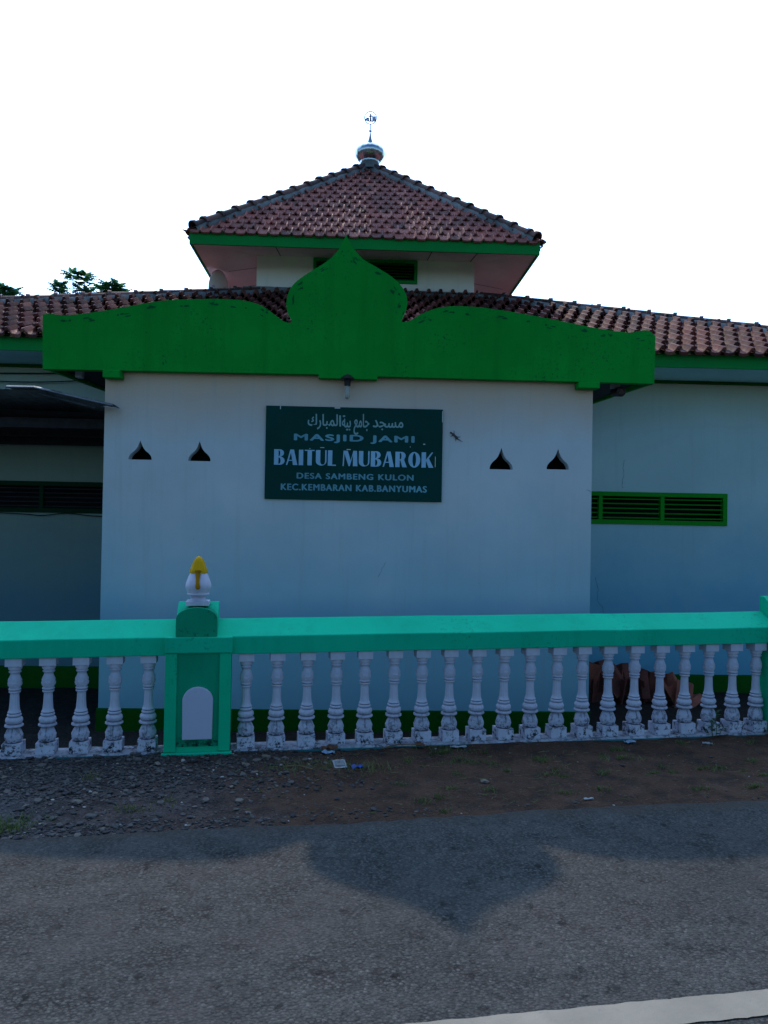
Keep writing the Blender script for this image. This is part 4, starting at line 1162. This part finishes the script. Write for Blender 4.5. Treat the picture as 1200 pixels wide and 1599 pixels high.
# pile of roof tiles in the corner of the yard
def tile_mesh():
    mb = MB(); n = 10; vs = []
    for side in (0, 1):
        for j in range(4):
            for k in range(n+1):
                t = k/n; h = .040*(.5-.5*math.cos(2*math.pi*max(0, (t-.45)/.55))) - .012*math.sin(math.pi*min(1, t/.45))
                vs.append((-.12+.24*t, (-.17+.34*j/3), h+(.0 if side else -.013)))
    m_ = n+1; o2 = 4*m_
    fs = [(j*m_+k, (j+1)*m_+k, (j+1)*m_+k+1, j*m_+k+1) for j in range(3) for k in range(n)]
    fs += [(o2+j*m_+k, o2+j*m_+k+1, o2+(j+1)*m_+k+1, o2+(j+1)*m_+k) for j in range(3) for k in range(n)]
    for k in range(n): fs += [(k, k+1, o2+k+1, o2+k), (3*m_+k+1, 3*m_+k, o2+3*m_+k, o2+3*m_+k+1)]
    for j in range(3): fs += [((j+1)*m_, j*m_, o2+j*m_, o2+(j+1)*m_), (j*m_+n, (j+1)*m_+n, o2+(j+1)*m_+n, o2+j*m_+n)]
    mb.add(vs, fs, 0, .5); return mb
T0 = tile_mesh().build('roof_tile', M['loose_tile'], None, smooth=True, angle=40)
tm = [T0.data]
for tone in (.15, .8):
    m2 = T0.data.copy(); m2.attributes['tone'].data.foreach_set('value', [tone]*len(m2.polygons)); tm.append(m2)
rg = random.Random(5); first = True
def put_tile(u, v, z, rx, ry, rz, mesh):
    global first
    o = T0 if first else T0.copy()
    if not first: COL.objects.link(o)
    first = False
    o.data = tm[mesh]; o.location = MW(u, v, z); o.rotation_euler = (rx, ry, rz+MROT)
    return tag(o, 'red clay roof tile in the loose pile behind the balustrade at the wall corner', 'roof tile', 'roof tiles piled in the yard corner')
for i in range(11):                                          # upper row leaning on edge
    u = 2.72+.095*i; put_tile(u, 8.95+rg.uniform(-.08, .05), -.165-.014*i+rg.uniform(-.035, .03), R(90+rg.uniform(-30, 16)), R(rg.uniform(-24, 24)), R(rg.uniform(-50, 40)), rg.choice([0, 1, 1, 2, 0]))
for i in range(9):                                           # lower row
    u = 2.66+.125*i; put_tile(u, 8.93+rg.uniform(-.05, .05), -.365+rg.uniform(-.015, .02), R(90+rg.uniform(-10, 10)), R(rg.uniform(-10, 10)), R(rg.uniform(30, 100)), rg.choice([0, 1, 1]))
for u, v, z, a in ((3.78, 8.85, -.29, 60), (3.86, 8.75, -.36, 75), (3.98, 8.9, -.43, 12)):
    put_tile(u, v, z, R(a), R(rg.uniform(-20, 20)), R(rg.uniform(-60, 60)), 2)

# weed growing at the foot of the curb
WD = thing('weed_plant', 'slender green weed growing at the foot of the balustrade on the right', 'plant', FW(3.50, 5.345, .0), FROT)
mb = MB(); rg = random.Random(9)
stems = [[(0, 0, -.02), (.004, -.005, .07), (-.006, -.004, .14), (.002, -.012, .21)], [(.02, 0, -.02), (.035, -.01, .05), (.055, -.015, .09)], [(-.02, .0, -.02), (-.04, -.012, .06), (-.05, -.02, .12)]]
for s_ in stems: mb.tube(s_, .0025, 6)
mb.build('stem', M['weed'], WD)
mb = MB()
def leaf(mb, base, dirv, L, wd, tone, droop=.3):
    d = Vector(dirv).normalized(); sd = d.cross(Vector((0, 0, 1))).normalized(); b = Vector(base); vs = []
    for t, k in ((0, .1), (.25, .8), (.55, 1), (.8, .6), (1, .02)):
        c = b+d*L*t+Vector((0, 0, -droop*L*t*t)); vs += [c-sd*wd*k, c+Vector((0, 0, -.12*wd)), c+sd*wd*k]
    mb.add(vs, [(i*3+j, i*3+j+1, (i+1)*3+j+1, (i+1)*3+j) for i in range(4) for j in range(2)], 0, tone)
for s_ in stems:
    P = catmull(s_, 5)
    for q in P[4::1]:
        a = rg.uniform(0, 6.28); leaf(mb, q, (math.cos(a), math.sin(a)*.7, rg.uniform(.1, .8)), rg.uniform(.03, .055), rg.uniform(.008, .013), rg.random())
mb.build('leaves', M['weed'], WD, fix=False)

# litter on the verge
def scrap(name, label, cat, u, v, wd, ln_, rz, mat, crumple=.006, lift=.012, inner=None):
    o = thing(name, label, cat, FW(u, v, ground_z(u, v)+lift), FROT+rz)
    mb = MB(); n = 6; rg = random.Random(int(u*1000)); vs = []
    for j in range(n+1):
        for i in range(n+1):
            vs.append((wd*(i/n-.5)+rg.uniform(-.06, .06)*wd/n, ln_*(j/n-.5), rg.uniform(-crumple, crumple)))
    mb.add(vs, [(j*(n+1)+i, j*(n+1)+i+1, (j+1)*(n+1)+i+1, (j+1)*(n+1)+i) for j in range(n) for i in range(n)])
    s = mb.build('sheet', mat, o, smooth=True, fix=False); k = s.modifiers.new('thickness', 'SOLIDIFY'); k.thickness = .0015
    if inner:
        MB().box(-wd*.36, wd*.36, -ln_*.30, ln_*.30, crumple+.001, crumple+.002).build('printed_panel', inner, o)
    return o
pw = plain('white_plastic', (.30, .31, .32), .6); pg_ = plain('grey_print', (.17, .18, .19), .5); pb = plain('blue_plastic', (.01, .06, .34), .45); pl = plain('pale_blue_plastic', (.22, .34, .46), .5); br = plain('brown_leaf', (.13, .055, .03), .8, var=.4)
s1 = scrap('wrapper', 'pale square wrapper with a grey print lying flat on the earth', 'wrapper', .593, 5.02, .085, .10, .08, pw, .003, .012, pg_); s1.rotation_euler.x = R(14)
scrap('wrapper', 'crumpled blue plastic wrapper on the earth beside the pale square one', 'wrapper', .705, 4.99, .075, .05, .2, pb, .010)
scrap('plastic_scrap', 'pale blue crumpled plastic scrap close under the white curb', 'litter', .545, 5.30, .09, .05, -.1, pl, .010)
scrap('plastic_scrap', 'long white plastic strip at the curb foot beside the green patch', 'litter', 1.47, 5.30, .12, .03, .05, pw, .006)
scrap('plastic_scrap', 'light blue plastic scrap by the curb near the roof tile pile', 'litter', 2.78, 5.31, .08, .05, .3, pl, .008)
scrap('plastic_scrap', 'thin white curled scrap on the dark earth at the right', 'litter', 3.32, 5.17, .07, .02, -.6, pw, .008)
scrap('plastic_scrap', 'white sliver lying near the asphalt edge on the right', 'litter', 1.98, 4.27, .06, .016, .1, pw, .004)
scrap('dry_leaf', 'reddish brown dry leaf leaning on a baluster foot by the pale blue scrap', 'leaf', .56, 5.36, .11, .05, .1, br, .014, .03)
scrap('dry_leaf', 'brown dry leaf lying at the curb beside the dead twigs', 'leaf', 1.19, 5.33, .06, .07, .5, br, .012, .03)
def twig(label, u, v, ang, L):
    o = MB(); o.tube(catmull([(-L/2, 0, .0), (-L*.1, .012, .012), (L/2, -.006, .004)], 5), [.005*k for k in (1, 1, .95, .9, .85, .8, .8, .7, .7, .6, .5)], 6)
    b = o.build('twig', plain('dry_twig', (.16, .10, .05), .9, var=.4), None, smooth=True)
    b.location = FW(u, v, ground_z(u, v)+.012); b.rotation_euler = (0, R(-6), FROT+ang); tag(b, label, 'twig')
twig('short thick dry twig slanting below the brown leaf', 1.06, 5.24, -.9, .11)
twig('longer dry twig lying along the curb left of the brown leaf', 1.06, 5.33, -.12, .26)
twig('thin pale grass stalk lying on the verge below the pale wrapper', .32, 4.93, -.7, .22)

# ------------------------------------------------------------------ trees behind the hall
def lobed(mb, base, d, nrm, L, tone):
    d = d.normalized(); s = d.cross(nrm).normalized(); n_ = s.cross(d).normalized()
    half = [(0, .02), (.12, .10), (.22, .30), (.30, .12), (.42, .40), (.50, .15), (.62, .38), (.68, .13), (.82, .24), (.86, .08), (1, 0)]
    mid = [base+d*L*t+n_*(-.22*L*t*t) for t, _ in half]
    vs = mid + [m+s*L*w*.95+n_*(-.25*L*w) for m, (_, w) in zip(mid, half)] + [m-s*L*w*.95+n_*(-.25*L*w) for m, (_, w) in zip(mid, half)]
    k = len(half); fs = []
    for i in range(k-1): fs += [(i, k+i, k+i+1, i+1), (i, i+1, 2*k+i+1, 2*k+i)]
    mb.add(vs, fs, 0, tone)
LS = .60
def tree(label, u, v, ztop, tips, seed, cr):
    rg = random.Random(seed); o = thing('leafy_tree', label, 'tree', MW(u, v, YARD), MROT)
    t = MB(); H = ztop-YARD
    t.tube([(0, 0, 0), (.05, 0, H*.3), (-.05, .05, H*.55), (0, 0, H*.72)], [.16, .13, .10, .07], 10)
    lf = MB()
    def rosette(p, n, L, updir):
        for k in range(n):
            a = 2*math.pi*k/n+rg.uniform(-.4, .4); el = rg.uniform(-.15, .9)
            d = Vector((math.cos(a)*math.cos(el), math.sin(a)*math.cos(el), math.sin(el)))
            lobed(lf, p+d*.05, d, Vector((0, 0, 1)) if abs(d.z) < .9 else Vector((1, 0, 0)), L*rg.uniform(.7, 1.15), rg.random())
    for (x, y, z) in tips:
        p = Vector((x, y, z-YARD)); q = Vector((x*.3, y*.3, H*.66))
        t.tube([q, (q+p)/2+Vector((0, 0, -.1)), p], [.05, .032, .018], 6)
        rosette(p, 15, LS, None); rosette(p-Vector((0, 0, .25)), 9, LS*.9, None)
    for k in range(cr):
        a = rg.uniform(0, 6.28); r = rg.uniform(.5, 1.7); z = H*.58+rg.uniform(0, 1.0)
        p = Vector((r*math.cos(a), r*math.sin(a), z)); q = Vector((0, 0, H*.5))
        t.tube([q, (q+p)/2, p], [.05, .03, .015], 5); rosette(p, 8, .45, None)
    t.build('trunk', M['bark'], o, smooth=True); lf.build('crown', M['leaf'], o, fix=False)
tree('tall tree with large lobed leaves rising above the left roof ridge', -14.6, 40, 13.2, [(-.72, 0, 13.3), (-.35, .2, 12.65), (.0, 0, 14.0), (.35, .2, 13.3), (.60, 0, 13.92), (.75, -.2, 13.0), (.0, .3, 12.6), (.5, .2, 12.5)], 1, 16)
tree('lower leafy tree just right of the tall one behind the roof ridge', -12.85, 40.5, 12.6, [(-.45, 0, 13.35), (-.05, 0, 13.62), (.35, 0, 13.55), (.62, 0, 13.3), (.1, .2, 13.1), (-.3, .1, 13.0), (.5, .1, 13.0)], 2, 16)
tree('tree at the left edge showing only its tip over the ridge', -18.5, 40.5, 12.4, [(-.3, 0, 13.2), (.15, 0, 13.3), (.6, .1, 13.2), (-.7, 0, 13.2), (.3, .1, 12.8)], 3, 16)
